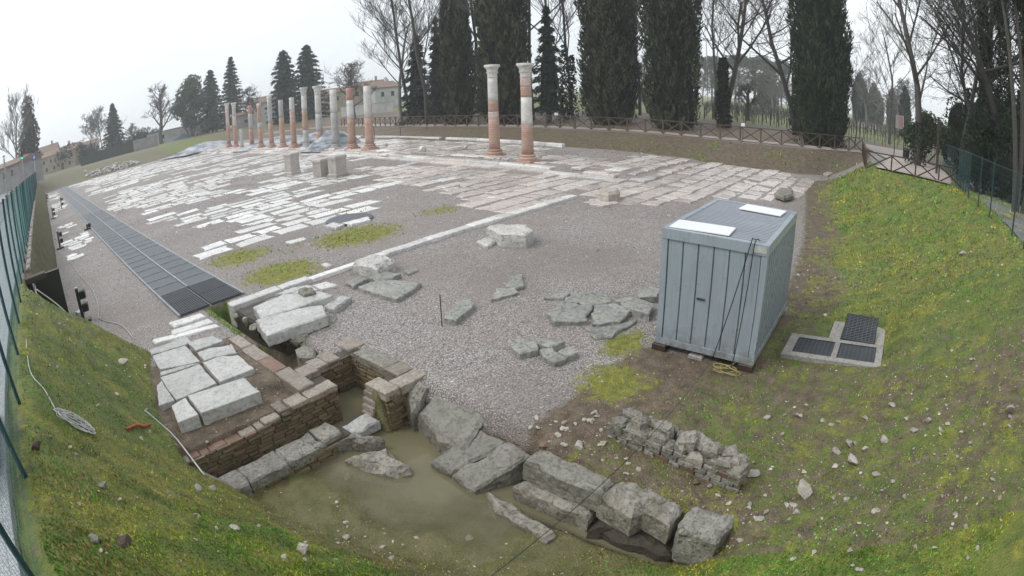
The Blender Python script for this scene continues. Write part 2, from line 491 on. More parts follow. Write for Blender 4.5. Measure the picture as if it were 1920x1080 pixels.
# the ground: gravel, grass, moss, soil, mud by painted weights, edges broken up by noise
N = NT("forum_ground", .6, .4)
za = N.sep(N.attr("zone")); zb = N.sep(N.attr("zone2"))
vc = N.vor(32, "Color"); vs = N.sep(vc)
vd = N.vor(32, "Distance")
gr = N.ramp(vs[0], [(0.0, (.16, .14, .13)), (.22, (.30, .272, .257)), (.55, (.42, .385, .365)), (.85, (.51, .475, .455)), (1.0, (.62, .585, .565))])
gr = N.mix(N.ramp(vd, [(.42, 0.0), (.62, .65)]), gr, (.075, .065, .058))
gr = N.mix(N.ramp(N.noise(.35, 4, .6), [(.42, 0.0), (.66, .55)]), gr, (.255, .205, .18))
gr = N.mix(N.ramp(N.noise(.16, 5, .6), [(.45, 0.0), (.62, .45)]), gr, (.17, .145, .13))
soil = N.ramp(N.noise(3.5, 6, .72), [(.3, (.055, .040, .026)), (.55, (.15, .112, .075)), (.75, (.25, .20, .145))])
grass = N.ramp(N.noise(2.3, 6, .72), [(.28, (.055, .075, .018)), (.5, (.12, .16, .028)), (.7, (.21, .20, .045))])
moss = N.ramp(N.noise(5, 6, .75), [(.3, (.085, .09, .02)), (.5, (.19, .195, .03)), (.75, (.33, .31, .05))])
mud = N.ramp(N.noise(3.0, 6, .7), [(.3, (.075, .08, .025)), (.5, (.13, .125, .045)), (.72, (.19, .165, .09))])
brk = N.math('SUBTRACT', N.noise(3.2, 7, .78), .5)
def zone(w, amt=1.1):
    x = N.math('ADD', w, N.math('MULTIPLY', brk, amt))
    return N.ramp(x, [(.36, 0.0), (.62, 1.0)])
c = N.mix(zone(za[2]), gr, soil)
c = N.mix(zone(za[0], 1.7), c, grass)
c = N.mix(zone(za[1], 2.4), c, moss)
c = N.mix(zone(zb[0], .6), c, mud)
N.color(c)
h = N.math('ADD', N.math('MULTIPLY', vd, -1.0), N.math('MULTIPLY', N.noise(18, 5, .75), 1.2))
N.bump(h, .03, .8)
M_GROUND = N.m
# ------------------------------------------------------------------ terrain
FENCE = [(640, 236, 1.15), (700, 236, 1.2), (745, 236, 1.25), (812, 237, 1.3), (900, 237, 1.32), (1000, 238.5, 1.35), (1095, 243, 1.38), (1200, 248, 1.42),
         (1270, 254, 1.45), (1400, 266, 1.55), (1520, 278, 1.68), (1617, 285, 1.8)]
FP = [G(a, b, c) for a, b, c in FENCE]                     # foot of the long wooden fence
_fy = np.array([p.y for p in FP])[::-1]; _fx = np.array([p.x for p in FP])[::-1]; _fz = np.array([p.z for p in FP])[::-1]
BAS = np.array([(3.1, 8.3), (3.3, 7.3), (3.15, 6.4), (3.2, 5.6), (3.45, 4.8), (3.8, 4.15), (4.3, 3.65), (4.9, 3.3)])   # shore of the pond

def basin_dist(x, y):
    """distance outside (+) or inside (-) the pond's shore line"""
    best = np.full(np.shape(x), 1e9); sgn = np.ones(np.shape(x))
    for (ax, ay), (bx, by) in zip(BAS[:-1], BAS[1:]):
        dx, dy = bx - ax, by - ay
        t = np.clip(((x - ax) * dx + (y - ay) * dy) / (dx * dx + dy * dy), 0, 1)
        d = np.hypot(x - ax - t * dx, y - ay - t * dy)
        s = np.where(dx * (y - ay) - dy * (x - ax) > 0, -1.0, 1.0)
        m = d < best
        best = np.where(m, d, best); sgn = np.where(m, s, sgn)
    return best * sgn
def inrect(x, y, x0, x1, y0, y1, f=.06):
    return sstep(x0 - f, x0 + f, x) * (1 - sstep(x1 - f, x1 + f, x)) * sstep(y0 - f, y0 + f, y) * (1 - sstep(y1 - f, y1 + f, y))
def step_x(y):                                            # front edge of the portico steps
    return np.interp(y, [14, 31, 40, 60, 105], [26.5, 27.3, 28.6, 30.0, 33.0])
def Zf(x, y, rough=True):
    x = np.asarray(x, float); y = np.asarray(y, float)
    z = np.zeros(np.broadcast(x, y).shape)
    # portico floor, two steps up
    sx = step_x(y)
    z = z + .34 * sstep(.3, 2.0, x - sx) * sstep(13.0, 15.5, y) * (1 - sstep(108, 116, y))
    z = z + .16 * sstep(27, 36, x) * (1 - sstep(13, 15.5, y))
    # back bank up to the wooden fence, then a slow rise
    fx = np.interp(y, _fy, _fx); fz = np.interp(y, _fy, _fz)
    fx = np.where(y > _fy[-1], _fx[-1] + (y - _fy[-1]) * .10, fx)
    t = sstep(-6.2, .2, x - fx)
    z = z + (fz - z) * t
    z = np.where(x > fx, fz + (2.1 - fz) * sstep(1.5, 14, x - fx), z)
    # far end
    e = sstep(112, 128, y + (x - 20) * .0)
    z = z + (2.3 - z) * e * (x > -2) 
    # right bank
    yt = np.interp(x, [3, 6, 9.5, 14, 20, 27, 33, 42], [.9, .7, .9, 1.7, 1.9, 3.2, 4.6, 4.8])
    yb = np.interp(x, [3, 9, 24, 29, 33, 60], [-3.9, -4.2, -4.2, -2.5, 1.2, 1.6])
    tp = np.interp(x, [3, 10, 24, 33, 50, 70], [2.5, 2.6, 2.6, 2.0, 1.85, 2.0])
    t = np.clip((yt - y) / (yt - yb), 0, 1)
    zr = tp * t ** 1.35
    z = np.maximum(z, np.where(t > 0, zr + (z * (1 - t)), z))
    # left mound below the street
    xb = np.interp(y, [-8, 2, 4.0, 5.2, 6.7, 8.3, 10, 12, 13.2, 14.5, 16], [3.2, 2.6, 2.35, 1.9, 1.45, 1.28, 1.35, 1.75, 2.1, 1.5, .6])
    f = np.where(y < 8.0, 1.0, 1.0)
    t = np.clip((x + .85) / (xb + .85), 0, 1.6)
    zm = 2.55 * (1 - t) * (1 - sstep(13.0, 16.3, y)) 
    bas = basin_dist(x, y)
    pn = (fbm(x * 1.7, y * 1.7, 91) - .5) * .22 * (np.abs(bas) < 3)
    pond = np.where(bas > 0, -.83 + .09 * np.minimum(bas, 1.9) + .45 * np.maximum(bas - 1.9, 0), np.maximum(-.83 + .22 * bas, -1.2)) + pn * np.exp(-(bas / .9) ** 2)
    pond = np.minimum(pond, z)
    inp = np.where(x < 5.02, 1 - sstep(8.15, 8.3, y), 1 - sstep(7.15, 7.5, y)) * (1 - sstep(5.3, np.where(y > 4.3, 6.0, 5.6), x)) 
    inp = inp * sstep(.2, 1.4, y + 0 * x)
    z = z + (pond - z) * inp
    z = np.where(y < 16.5, np.maximum(z, zm), z)
    # drains
    for r_, d in (((1.25, 5.0, 7.75, 8.5), -1.3), ((4.45, 5.85, 7.7, 9.4), -1.3), ((4.55, 5.05, 9.4, 14.9), -.75), ((4.95, 5.3, 1.6, 4.6), -1.15), ((4.3, 5.35, 8.6, 11.2), -.38)):
        k = inrect(x, y, *r_, f=.08)
        z = np.where(k > 0, z + (np.minimum(d, z) - z) * k, z)
    k = inrect(x, y, 1.4, 4.1, 8.5, 9.3, f=.1); z = z + (-.12 - z) * k * (zm < .05)
    k = inrect(x, y, 1.6, 4.1, 9.3, 13.4, f=.15); z = z + (.04 - z) * k * (zm < .05)
    # flat seat of the inspection covers
    k = inrect(x, y, 10.4, 12.9, -.75, 1.8, f=.35); z = z + (.16 + .10 * (.6 - y) - z) * k
    # street side
    kk = 1 - sstep(-1.08, np.where(y > 15.0, -.84, -.8), x)
    z = z + (2.62 - z) * kk * (1 - sstep(135, 150, y))
    if rough:
        near = 1 - sstep(20, 45, np.hypot(x, y))
        gz = np.clip(np.abs(z) * 1.5 + .15, .15, 1)
        z = z + near * ((fbm(x * 1.3, y * 1.3, 3) - .5) * .16 * gz + (fbm(x * 6, y * 6, 9) - .5) * .07 * gz)
        z = z + sstep(40, 60, x) * (fbm(x * .05, y * .05, 5) - .5) * .5
    return z
def Z(x, y):
    return float(Zf(np.array([float(x)]), np.array([float(y)]))[0])

def axis(*seg):
    out = []
    for a, b, s in seg:
        out.extend(np.arange(a, b - 1e-6, s))
    out.append(seg[-1][1])
    return np.array(out)
GX = axis((-500, -20, 40), (-20, -1.4, 1.5), (-1.4, 8, .07), (8, 15, .14), (15, 52, .5), (52, 130, 3), (130, 900, 45))
GY = axis((-400, -20, 40), (-20, -6, 1), (-6, 1, .12), (1, 10.5, .07), (10.5, 17.5, .1), (17.5, 60, .5), (60, 135, 1.5), (135, 260, 8), (260, 900, 50))
XX, YY = np.meshgrid(GX, GY)
ZZ = Zf(XX, YY)
nx, ny = len(GX), len(GY)
V = np.stack([XX.ravel(), YY.ravel(), ZZ.ravel()], 1)
ii = (np.arange(ny - 1)[:, None] * nx + np.arange(nx - 1)[None]).ravel()
F = np.stack([ii, ii + 1, ii + nx + 1, ii + nx], 1)
def zones(x, y):
    """weights of grass, moss, soil, mud at a place"""
    z = Zf(x, y, False)
    g = np.zeros_like(z); m = np.zeros_like(z); s = np.zeros_like(z); w = np.zeros_like(z)
    n1 = fbm(x * .55, y * .55, 21); n2 = fbm(x * 1.6, y * 1.6, 33)
    # left mound
    xb = np.interp(y, [-8, 2, 4.0, 5.2, 6.7, 8.3, 10, 12, 13.2, 14.5, 16], [3.2, 2.6, 2.35, 1.9, 1.5, 1.25, 1.3, 1.7, 2.05, 1.3, .4])
    lm = (1 - sstep(-.12, .1, x - xb)) * (1 - sstep(14.3, 15.3, y)) * (x > -1.3)
    g = np.maximum(g, lm * (.62 + .5 * (n1 - .35)))
    m = np.maximum(m, lm * sstep(.45, .62, n2) * .55)
    s = np.maximum(s, lm * 1.0)
    # grass between the pond and the camera
    bd = basin_dist(x, y)
    sl = inrect(x, y, 5.1, 5.75, 4.3, 7.0, .15); s = np.maximum(s, sl)
    nb = (x < 5.0) * (y < 7.5) * (x > -1) * sstep(.05, .9, bd)
    g = np.maximum(g, nb * .82); m = np.maximum(m, nb * .5 * sstep(.45, .6, n1)); s = np.maximum(s, nb)
    w = np.maximum(w, (x < 5.25) * (y < 7.7) * (x > .8) * (1 - sstep(.5, 2.3, bd)) * (y > .5))
    m = np.maximum(m, (x < 5.2) * (y < 7.5) * (y > 2) * (x > .8) * sstep(.05, .5, bd) * (1 - sstep(1.6, 2.6, bd)) * sstep(.40, .58, n2) * .75)
    # right bank
    yt = np.interp(x, [3, 6, 9.5, 14, 20, 27, 33, 42], [4.2, 4.0, 3.1, 2.6, 3.1, 4.2, 5.2, 5.3])
    rb = sstep(-.5, .7, yt - y) * (x > 4.2) * (1 - sstep(36, 40, x))
    s = np.maximum(s, rb)
    up = sstep(.5, 3.2, yt - y)
    far = sstep(9, 15, x)
    g = np.maximum(g, rb * (.46 + .34 * up * far + .55 * (n1 - .45) + .10 * far))
    m = np.maximum(m, rb * sstep(.42, .60, n2) * (.40 + .1 * far)); m = np.maximum(m, rb * far * .55 * np.exp(-((yt - y - 1.7) / .9) ** 2) * sstep(.35, .5, n2))
    toe = rb * far * (1 - sstep(.4, 2.4, yt - y))
    g = g * (1 - .75 * toe)
    # soil of the foreground right of the blocks
    sr = inrect(x, y, 5.5, 9.6, -1, 4.6, .4)
    s = np.maximum(s, sr)
    m = np.maximum(m, .95 * np.exp(-(((x - 7.9) / .75) ** 2 + ((y - 4.25) / .75) ** 2)))
    m = np.maximum(m, .9 * np.exp(-(((x - 9.4) / .8) ** 2 + ((y - 4.9) / .45) ** 2)))
    # moss patches on the gravel
    for cx, cy, rx, ry, a in ((7.6, 15.9, 1.3, 1.2, 1.25), (7.5, 19.3, 1.4, 1.3, .95), (11.8, 17.4, 1.8, 1.4, 1.2), (16.3, 17.6, 1.5, .9, .65), (14.2, 21.5, 1.2, .9, .5), (9.3, 18.2, 1.8, 1.2, .35), (5.0, 17, .5, 3, .2)):
        m = np.maximum(m, a * np.exp(-(((x - cx) / rx) ** 2 + ((y - cy) / ry) ** 2)))
    # trench surroundings
    tr = inrect(x, y, 1.2, 5.3, 8.3, 12.3, .2); s = np.maximum(s, tr)
    dt = inrect(x, y, 4.3, 5.2, 12.2, 15, .15); s = np.maximum(s, dt); g = np.maximum(g, dt * .8)
    # back bank
    fx = np.interp(y, _fy, _fx)
    bb = sstep(-6.3, -5.4, x - fx) * (1 - sstep(-.9, -.2, x - fx)) * (y > 1.5) * (y < 130)
    s = np.maximum(s, bb); g = np.maximum(g, bb * (.22 + .5 * (n1 - .4))); 
    bk = sstep(.5, 2, x - fx)
    s = np.maximum(s, bk); g = np.maximum(g, bk * (.25 + .35 * sstep(14, 22, x - fx)))
    fe = sstep(108, 116, y) * (x > -1)
    g = np.maximum(g, fe * .42); s = np.maximum(s, fe)
    mound = np.exp(-(((x - 37) / 9) ** 2 + ((y - 128) / 18) ** 2)); g = np.maximum(g, mound)
    ol = (x < -1.2); g = np.where(ol, .7, g); s = np.where(ol, 1, s); m = np.where(ol, 0, m)
    br = (y < -5); g = np.where(br, .5, g); s = np.where(br, 1, s)
    return np.clip(g, 0, 1), np.clip(m, 0, 1), np.clip(s, 0, 1), np.clip(w, 0, 1)
zg, zm_, zs, zw = zones(XX.ravel(), YY.ravel())
me = np_mesh("ground", V, F, None, True)
for nm, arr in (("zone", np.stack([zg, zm_, zs, np.ones_like(zg)], 1)), ("zone2", np.stack([zw, 0 * zw, 0 * zw, np.ones_like(zw)], 1))):
    a = me.color_attributes.new(nm, 'FLOAT_COLOR', 'POINT'); a.data.foreach_set("color", arr.astype(np.float32).ravel())
tag(link_mesh("ground", me, M_GROUND), kind="structure")

# water of the flooded drain and pond (one level surface)
wx, wy_ = np.meshgrid(np.arange(1.2, 5.95, .06), np.arange(1.5, 9.55, .06)); wnx = wx.shape[1]
ii = (np.arange(wx.shape[0] - 1)[:, None] * wnx + np.arange(wnx - 1)[None]).ravel()
me = np_mesh("water", np.stack([wx.ravel(), wy_.ravel(), np.full(wx.size, -.82)], 1), np.stack([ii, ii + 1, ii + wnx + 1, ii + wnx], 1), None, True)
a_ = me.attributes.new("depth", 'FLOAT', 'POINT'); a_.data.foreach_set("value", np.clip(-.82 - Zf(wx.ravel(), wy_.ravel()), 0, 1).astype(np.float32))
tag(link_mesh("water", me, M_WATER), kind="structure")

# street side: pavement, kerb, road
mb = MB(); mb.box(-3.4, -1.28, -30, 300, 2.4, 2.72); tag(mb.build("pavement", M_PAVE), kind="structure")
mb = MB(); mb.box(-11, -3.55, -30, 300, 2.3, 2.64); tag(mb.build("road", M_ROAD), kind="structure")
k = tag(bpy.data.objects.new("kerb", None), "grey stone kerb between pavement and street beyond the fence", "kerb"); col.objects.link(k)
for i in range(40):
    mb = MB(); mb.box(-3.548, -3.402, -6 + i * 3, -6 + i * 3 + 2.98, 2.4, 2.76, .015); mb.build("kerb_stone", M_CONC, k)
# path behind the wooden fence
def ribbon(name, pts, w, mat, lift=.02, n=60, kind="structure", zz=None):
    vs, fs = [], []
    P = [Vector((p[0], p[1], 0)) for p in pts]
    L = [0]
    for a, b in zip(P[:-1], P[1:]): L.append(L[-1] + (b - a).length)
    def atl(s):
        for i in range(len(P) - 1):
            if s <= L[i + 1] or i == len(P) - 2:
                return P[i].lerp(P[i + 1], (s - L[i]) / (L[i + 1] - L[i])), (P[i + 1] - P[i]).normalized()
    for i in range(n + 1):
        p, d = atl(L[-1] * i / n)
        u = Vector((-d.y, d.x, 0))
        for s_ in (-.5, -.17, .17, .5):
            q = p + u * w * s_ + u * (rnd.uniform(-.12, .12) if abs(s_) > .4 else 0)
            vs.append((q.x, q.y, Z(q.x, q.y) + lift))
    for i in range(n):
        for k_ in range(3):
            a = i * 4 + k_
            fs.append((a, a + 1, a + 5, a + 4))
    mb = MB(); mb.add(vs, fs)
    o = mb.build(name, mat, smooth=True)
    return tag(o, kind=kind)
off = [(p.x + .75, p.y + .1) for p in FP]
ribbon("path", off, 1.9, M_PATH, .05, 160)
ribbon("path", [(33.9, -1.9), (38, -2.4), (44, -2.6), (52, -1.2), (60, 0.5)], 5.2, M_PATH, .10, 60)

# ------------------------------------------------------------------ the forum floor: paving slabs
def inpoly(x, y, P):
    c = False; j = len(P) - 1
    for i in range(len(P)):
        if (P[i][1] > y) != (P[j][1] > y) and x < (P[j][0] - P[i][0]) * (y - P[i][1]) / (P[j][1] - P[i][1]) + P[i][0]: c = not c
        j = i
    return c
POLY_R = [(17.4, 14.5), (21.5, 14.5), (21.9, 12.2), (22.4, 10.9), (24.4, 9.1), (26.2, 8.4), (29.0, 5.6), (32, 4.9), (38.6, 5.6), (38.8, 9), (38.2, 14.2), (36.6, 18.4), (33.4, 17.6), (29.5, 17.0), (26.6, 15.0), (26.4, 31), (24, 34.8), (21.2, 28), (19.6, 22), (18.2, 18.6)]
POLY_PORT = [(29.6, 26.5), (31.2, 23.6), (36.5, 26.2), (37.5, 34), (38.6, 44), (40, 60), (42, 100), (34.6, 108), (31.4, 62), (30.4, 44), (29.4, 34)]
POLY_N = [(28.0, 15.6), (33, 18.3), (33.2, 22), (30, 24), (28.5, 31), (28.4, 20)]
slabs = []      # (poly, ztop, white?, distance)
def quad(x0, x1, y0, y1, j):
    r_ = rnd.uniform
    P = [(x0 + r_(0, j), y0 + r_(0, j)), (x1 - r_(0, j), y0 + r_(0, j)), (x1 - r_(0, j), y1 - r_(0, j)), (x0 + r_(0, j), y1 - r_(0, j))]
    if rnd.random() < .35:      # a broken corner
        k_ = rnd.randrange(4); a = P[k_]; b = P[(k_ + 1) % 4]; c = P[k_ - 1]; f1, f2 = r_(.15, .5), r_(.15, .5)
        P[k_:k_ + 1] = [(a[0] + (c[0] - a[0]) * f1, a[1] + (c[1] - a[1]) * f1), (a[0] + (b[0] - a[0]) * f2, a[1] + (b[1] - a[1]) * f2)]
    return P
# white slabs in strips across the square
y = 20.6
while y < 110:
    far = min(1, max(0, (y - 24) / 50))
    w = rnd.uniform(.75, 1.15) * (1 + .7 * far)
    x = 5.9 + rnd.uniform(0, 1.5)
    while x < 33:
        l = rnd.uniform(.9, 2.2) * (1 + .5 * far)
        cx, cy = x + l / 2, y + w / 2
        xs_ = float(step_x(cy))
        n = float(fbm(np.array([cx * .16]), np.array([cy * .42]), 41)[0])
        thr = .43
        if cx < 7.2 + 1.2 * math.sin(cy * .5) and cy > 23.5: thr = .60
        if cy < 24 and cx > 16.5: thr = 2
        if cy < 21.6 and (cx > 11 or cx < 6.3): thr = 2
        if cy < 24 and cx <= 16: thr = .38
        if 16.5 < cx < 25 and 24 < cy < 33 and not inpoly(cx, cy, POLY_R): thr = .62
        if 20 < cx and cy > 33: thr = .40
        if cx > xs_ - .3: thr = 2
        if inpoly(cx, cy, POLY_R): thr = 2
        if n > thr:
            slabs.append((quad(x, x + l, y, y + w, .15), .016 + rnd.uniform(-.014, .03), 1, math.hypot(cx, cy)))
        x += l + rnd.uniform(.03, .07)
    y += w + rnd.uniform(.03, .08)
# pinkish paving in front of the portico and round it
for P, kindw in ((POLY_R, .04), (POLY_PORT, .12), (POLY_N, .15)):
    ys = [p[1] for p in P]; xs = [p[0] for p in P]
    y = min(ys)
    while y < max(ys):
        far = min(1, max(0, (y - 24) / 50))
        w = rnd.uniform(.7, 1.2) * (1 + .5 * far); x = min(xs) - rnd.uniform(0, 1.4)
        while x < max(xs):
            l = rnd.uniform(.8, 2.1) * (1 + .4 * far)
            cx, cy = x + l / 2, y + w / 2
            if inpoly(cx, cy, P) and rnd.random() > .06:
                slabs.append((quad(x, x + l, y, y + w, .09), .030 + rnd.uniform(-.02, .03), 1 if rnd.random() < kindw + .25 * min(1, far * 2) else 0, math.hypot(cx, cy)))
            x += l + rnd.uniform(.0, .04)
        y += w + rnd.uniform(.0, .035)
# slabs left of the grating
y = 27.5
while y < 105:
    w = rnd.uniform(.6, 1.0) * (1 + .6 * min(1, (y - 24) / 50)); x = .75 + rnd.uniform(0, .5)
    while x < 3.1:
        l = rnd.uniform(.6, 1.4)
        n = float(fbm(np.array([x * .7]), np.array([y * .33]), 77)[0])
        if n > .50 and x + l < 3.4:
            slabs.append((quad(x, x + l, y, y + w, .06), .05 + rnd.uniform(-.02, .03), 1, math.hypot(x, y)))
        x += l + .05
    y += w + .07
def crumble(P):
    out = []
    for i, a in enumerate(P):
        b = P[(i + 1) % len(P)]; t = rnd.uniform(.3, .7); L = math.hypot(b[0] - a[0], b[1] - a[1]) or 1; d = rnd.uniform(-.02, .13) * (1 if L > .5 else .3)
        out += [a, (a[0] + (b[0] - a[0]) * t - (b[1] - a[1]) / L * d, a[1] + (b[1] - a[1]) * t + (b[0] - a[0]) / L * d)]
    return out
paving = tag(bpy.data.objects.new("forum_paving", None), kind="structure"); col.objects.link(paving)
slabs.sort(key=lambda s_: s_[3])
restW, restP = MB(), MB(); tW, tP = [], []
for i, (P, dz, white, D) in enumerate(slabs):
    n = len(P); cx = sum(p[0] for p in P) / n; cy = sum(p[1] for p in P) / n
    zt = float(Zf(np.array([cx]), np.array([cy]), False)[0]) + dz
    tl = (rnd.uniform(-.015, .015), rnd.uniform(-.015, .015))
    if i < 300:
        mb = MB(); mb.prism(crumble([(p[0] - cx, p[1] - cy) for p in P]), -.14, 0, .018, .006, tl)
        mb.build("slab", M_W if white else M_P, paving, loc=(cx, cy, zt))
    else:
        mb = restW if white else restP; tt = tW if white else tP
        a = len(mb.v); mb.prism(crumble(P), zt - .14, zt, .018, .004, tl)
        t = rnd.uniform(.72, 1.1)
        tt.extend([(t, t * rnd.uniform(.97, 1.0), t * rnd.uniform(.94, 1.0), 1)] * (len(mb.v) - a))
for mb, tt, mat in ((restW, tW, M_WS), (restP, tP, M_PS)):
    o = mb.build("slabs", mat, paving); o["kind"] = "stuff"
    a = o.data.color_attributes.new("tint", 'FLOAT_COLOR', 'POINT'); a.data.foreach_set("color", np.array(tt, np.float32).ravel())
# ------------------------------------------------------------------ masonry helpers
def rough_poly(P, n=3, j=.03):
    out = []
    for i in range(len(P)):
        a, b = P[i], P[(i + 1) % len(P)]
        L = math.hypot(b[0] - a[0], b[1] - a[1])
        m = max(1, min(n, int(L / .18)))
        ux, uy = (b[1] - a[1]) / (L or 1), -(b[0] - a[0]) / (L or 1)
        for k in range(m):
            t = k / m; d = rnd.uniform(-j, j) if k else rnd.uniform(-j, j) * .6
            out.append((a[0] + (b[0] - a[0]) * t + ux * d, a[1] + (b[1] - a[1]) * t + uy * d))
    return out
def stone_block(name, P, z0, z1, mat, parent=None, b=.03, j=.025, top=.02, tilt=(0, 0), n=4, side=.03, detail=0, amp=.02):
    """a hewn block: ragged outline, uneven top with an inner ring of points, sides that bulge"""
    ar = sum(P[i][0] * P[(i + 1) % len(P)][1] - P[(i + 1) % len(P)][0] * P[i][1] for i in range(len(P)))
    if ar < 0: P = P[::-1]
    Q = rough_poly(P, n, j); m = len(Q)
    cx = sum(p[0] for p in Q) / m; cy = sum(p[1] for p in Q) / m
    def zz(p): return z1 + (p[0] - cx) * tilt[0] + (p[1] - cy) * tilt[1]
    rings = []
    zl = [z0, z0 + (z1 - z0) * .45, None]
    rings.append([(p[0] - cx, p[1] - cy, z0 - z1) for p in Q])
    rings.append([((p[0] - cx) * (1 + rnd.uniform(-side, side)), (p[1] - cy) * (1 + rnd.uniform(-side, side)), (z0 - z1) * .5 + rnd.uniform(-.03, .03)) for p in Q])
    rings.append([(p[0] - cx, p[1] - cy, zz(p) - z1 - b * rnd.uniform(.7, 1.5)) for p in Q])
    def ins(f, up):
        r_ = []
        for p in Q:
            dx, dy = p[0] - cx, p[1] - cy; d = math.hypot(dx, dy) or 1
            k = max(.35, 1 - f / d)
            r_.append((dx * k, dy * k, zz((cx + dx * k, cy + dy * k)) - z1 + up + rnd.uniform(-top, top) * .6))
        return r_
    rings.append(ins(b * 1.3, 0)); rings.append(ins(.16, top * .5))
    vs = [v for r_ in rings for v in r_]; fs = [tuple(range(m - 1, -1, -1))]
    for k in range(len(rings) - 1):
        for i in range(m):
            q = (i + 1) % m
            fs.append((k * m + i, k * m + q, (k + 1) * m + q, (k + 1) * m + i))
    c = len(vs); vs.append((0, 0, rnd.uniform(-top, top)))
    for i in range(m): fs.append(((len(rings) - 1) * m + i, (len(rings) - 1) * m + (i + 1) % m, c))
    mb = MB(); mb.add(vs, fs)
    me = mb.mesh(name)
    if detail: weather(me, detail, amp, (cx, cy))
    return link_mesh(name, me, mat, parent, (cx, cy, z1))
def weather(me, cuts, amp, off=(0, 0)):
    """split the faces and wear the surface down unevenly"""
    bm = bmesh.new(); bm.from_mesh(me)
    bmesh.ops.triangulate(bm, faces=bm.faces[:])
    for _ in range(cuts):
        lim = .09 if _ else .14
        ed = [e for e in bm.edges if e.calc_length() > lim]
        bmesh.ops.subdivide_edges(bm, edges=ed, cuts=1)
        bmesh.ops.triangulate(bm, faces=[f for f in bm.faces if len(f.verts) > 3])
    bm.normal_update()
    o = Vector((off[0] * 3.1, off[1] * 2.7, 0)); mv = []
    for v in bm.verts:
        p = v.co + o
        d = (mnoise.noise(p * 3.2) * .9 + mnoise.noise(p * 9) * .5 + mnoise.noise(p * 21) * .28) * amp
        q = mnoise.noise(p * 5.5 + Vector((7, 3, 1)))
        if q > .33: d -= (q - .33) * amp * 2.2          # chips and hollows
        mv.append(v.normal * d)
    for v, m in zip(bm.verts, mv): v.co += m
    bm.to_mesh(me); bm.free(); me.update()
def rock_mesh(seed, sx=1, sy=1, sz=.7, sub=2, rough=.2, facet=10):
    r_ = random.Random(seed)
    bm = bmesh.new(); bmesh.ops.create_icosphere(bm, subdivisions=sub, radius=1)
    cuts = [(Vector((r_.uniform(-1, 1), r_.uniform(-1, 1), r_.uniform(-.6, 1))).normalized(), r_.uniform(.42, .72)) for _ in range(facet)] + [(Vector((r_.uniform(-.15, .15), r_.uniform(-.15, .15), 1)).normalized(), r_.uniform(.45, .65))]
    for v in bm.verts:
        p = v.co.copy()
        for n, d in cuts:
            e = p.dot(n) - d
            if e > 0: p -= n * e
        p *= 1 + r_.uniform(-rough, rough) * .22
        v.co = Vector((p.x * sx, p.y * sy, p.z * sz))
    me = bpy.data.meshes.new("rock"); bm.to_mesh(me); bm.free()
    return me
def rock(name, x, y, s, mat=None, label=None, cat="stone", group=None, seed=0, flat=.65, z=None, parent=None, rz=None, sink=.25, me=None):
    me = me or rock_mesh(seed, 1, rnd.uniform(.65, .95), flat, 2 if s < .35 else 3)
    o = link_mesh(name, me, mat or M_RK, parent, ((x, y, (Z(x, y) if z is None else z) + s * flat * (1 - 2 * sink) * .5)), (rnd.uniform(-.2, .2), rnd.uniform(-.2, .2), rz if rz is not None else rnd.uniform(0, 6.28)))
    o.scale = (s * .5, s * .5, s * .5)
    return tag(o, label, cat if label else None, group)
BRICKS = {}
def brick_mesh(L, H, T, v):
    key = (L, H, T, v)
    if key not in BRICKS:
        mb = MB(); r_ = rnd.uniform
        e = .012
        vs = []
        for (x, z, y) in ((-L / 2, -H / 2, 0), (L / 2, -H / 2, 0), (L / 2, H / 2, 0), (-L / 2, H / 2, 0)):
            vs.append((x + r_(-.008, .008), y, z + r_(-.005, .005)))
        for (x, z, y) in ((-L / 2 + e, -H / 2 + e, -T), (L / 2 - e, -H / 2 + e, -T), (L / 2 - e, H / 2 - e, -T), (-L / 2 + e, H / 2 - e, -T)):
            vs.append((x + r_(-.008, .008), y + r_(-.008, .006), z + r_(-.005, .005)))
        mb.add(vs, [(4, 5, 6, 7), (0, 1, 5, 4), (1, 2, 6, 5), (2, 3, 7, 6), (3, 0, 4, 7)])
        BRICKS[key] = mb.mesh("brick")
    return BRICKS[key]
def brick_face(parent, ax, ay, bx, by, z0, z1, H=.075, Ls=(.22, .28, .34), mats=None, ragged=None, red=None):
    """courses of single bricks on the line a-b, facing to the right of a->b"""
    L = math.hypot(bx - ax, by - ay); ang = math.atan2(by - ay, bx - ax)
    z = z1 - H; row = 0
    while z > z0 - H * .5:
        s = -rnd.uniform(0, .2)
        while s < L - .05:
            l = rnd.choice(Ls)
            a, b = max(s, 0), min(s + l, L)
            if b - a > .07:
                c = (a + b) / 2
                if not (ragged and ragged(c, z)):
                    me = brick_mesh(l, H - .006, .035, rnd.randrange(4))
                    mt = (mats or [M_BR])[0]
                    if red and red(c, z): mt = M_BRR
                    me2 = BRICKS.setdefault((id(me), mt.name), me.copy() if me.materials and me.materials[0] != mt else me)
                    o = link_mesh("brick", me2, mt, parent, (ax + math.cos(ang) * c, ay + math.sin(ang) * c, z + H / 2), (0, 0, ang))
                    o.scale = ((b - a - .008) / l, rnd.uniform(.5, 1.15), 1)
            s += l + .003
        z -= H; row += 1

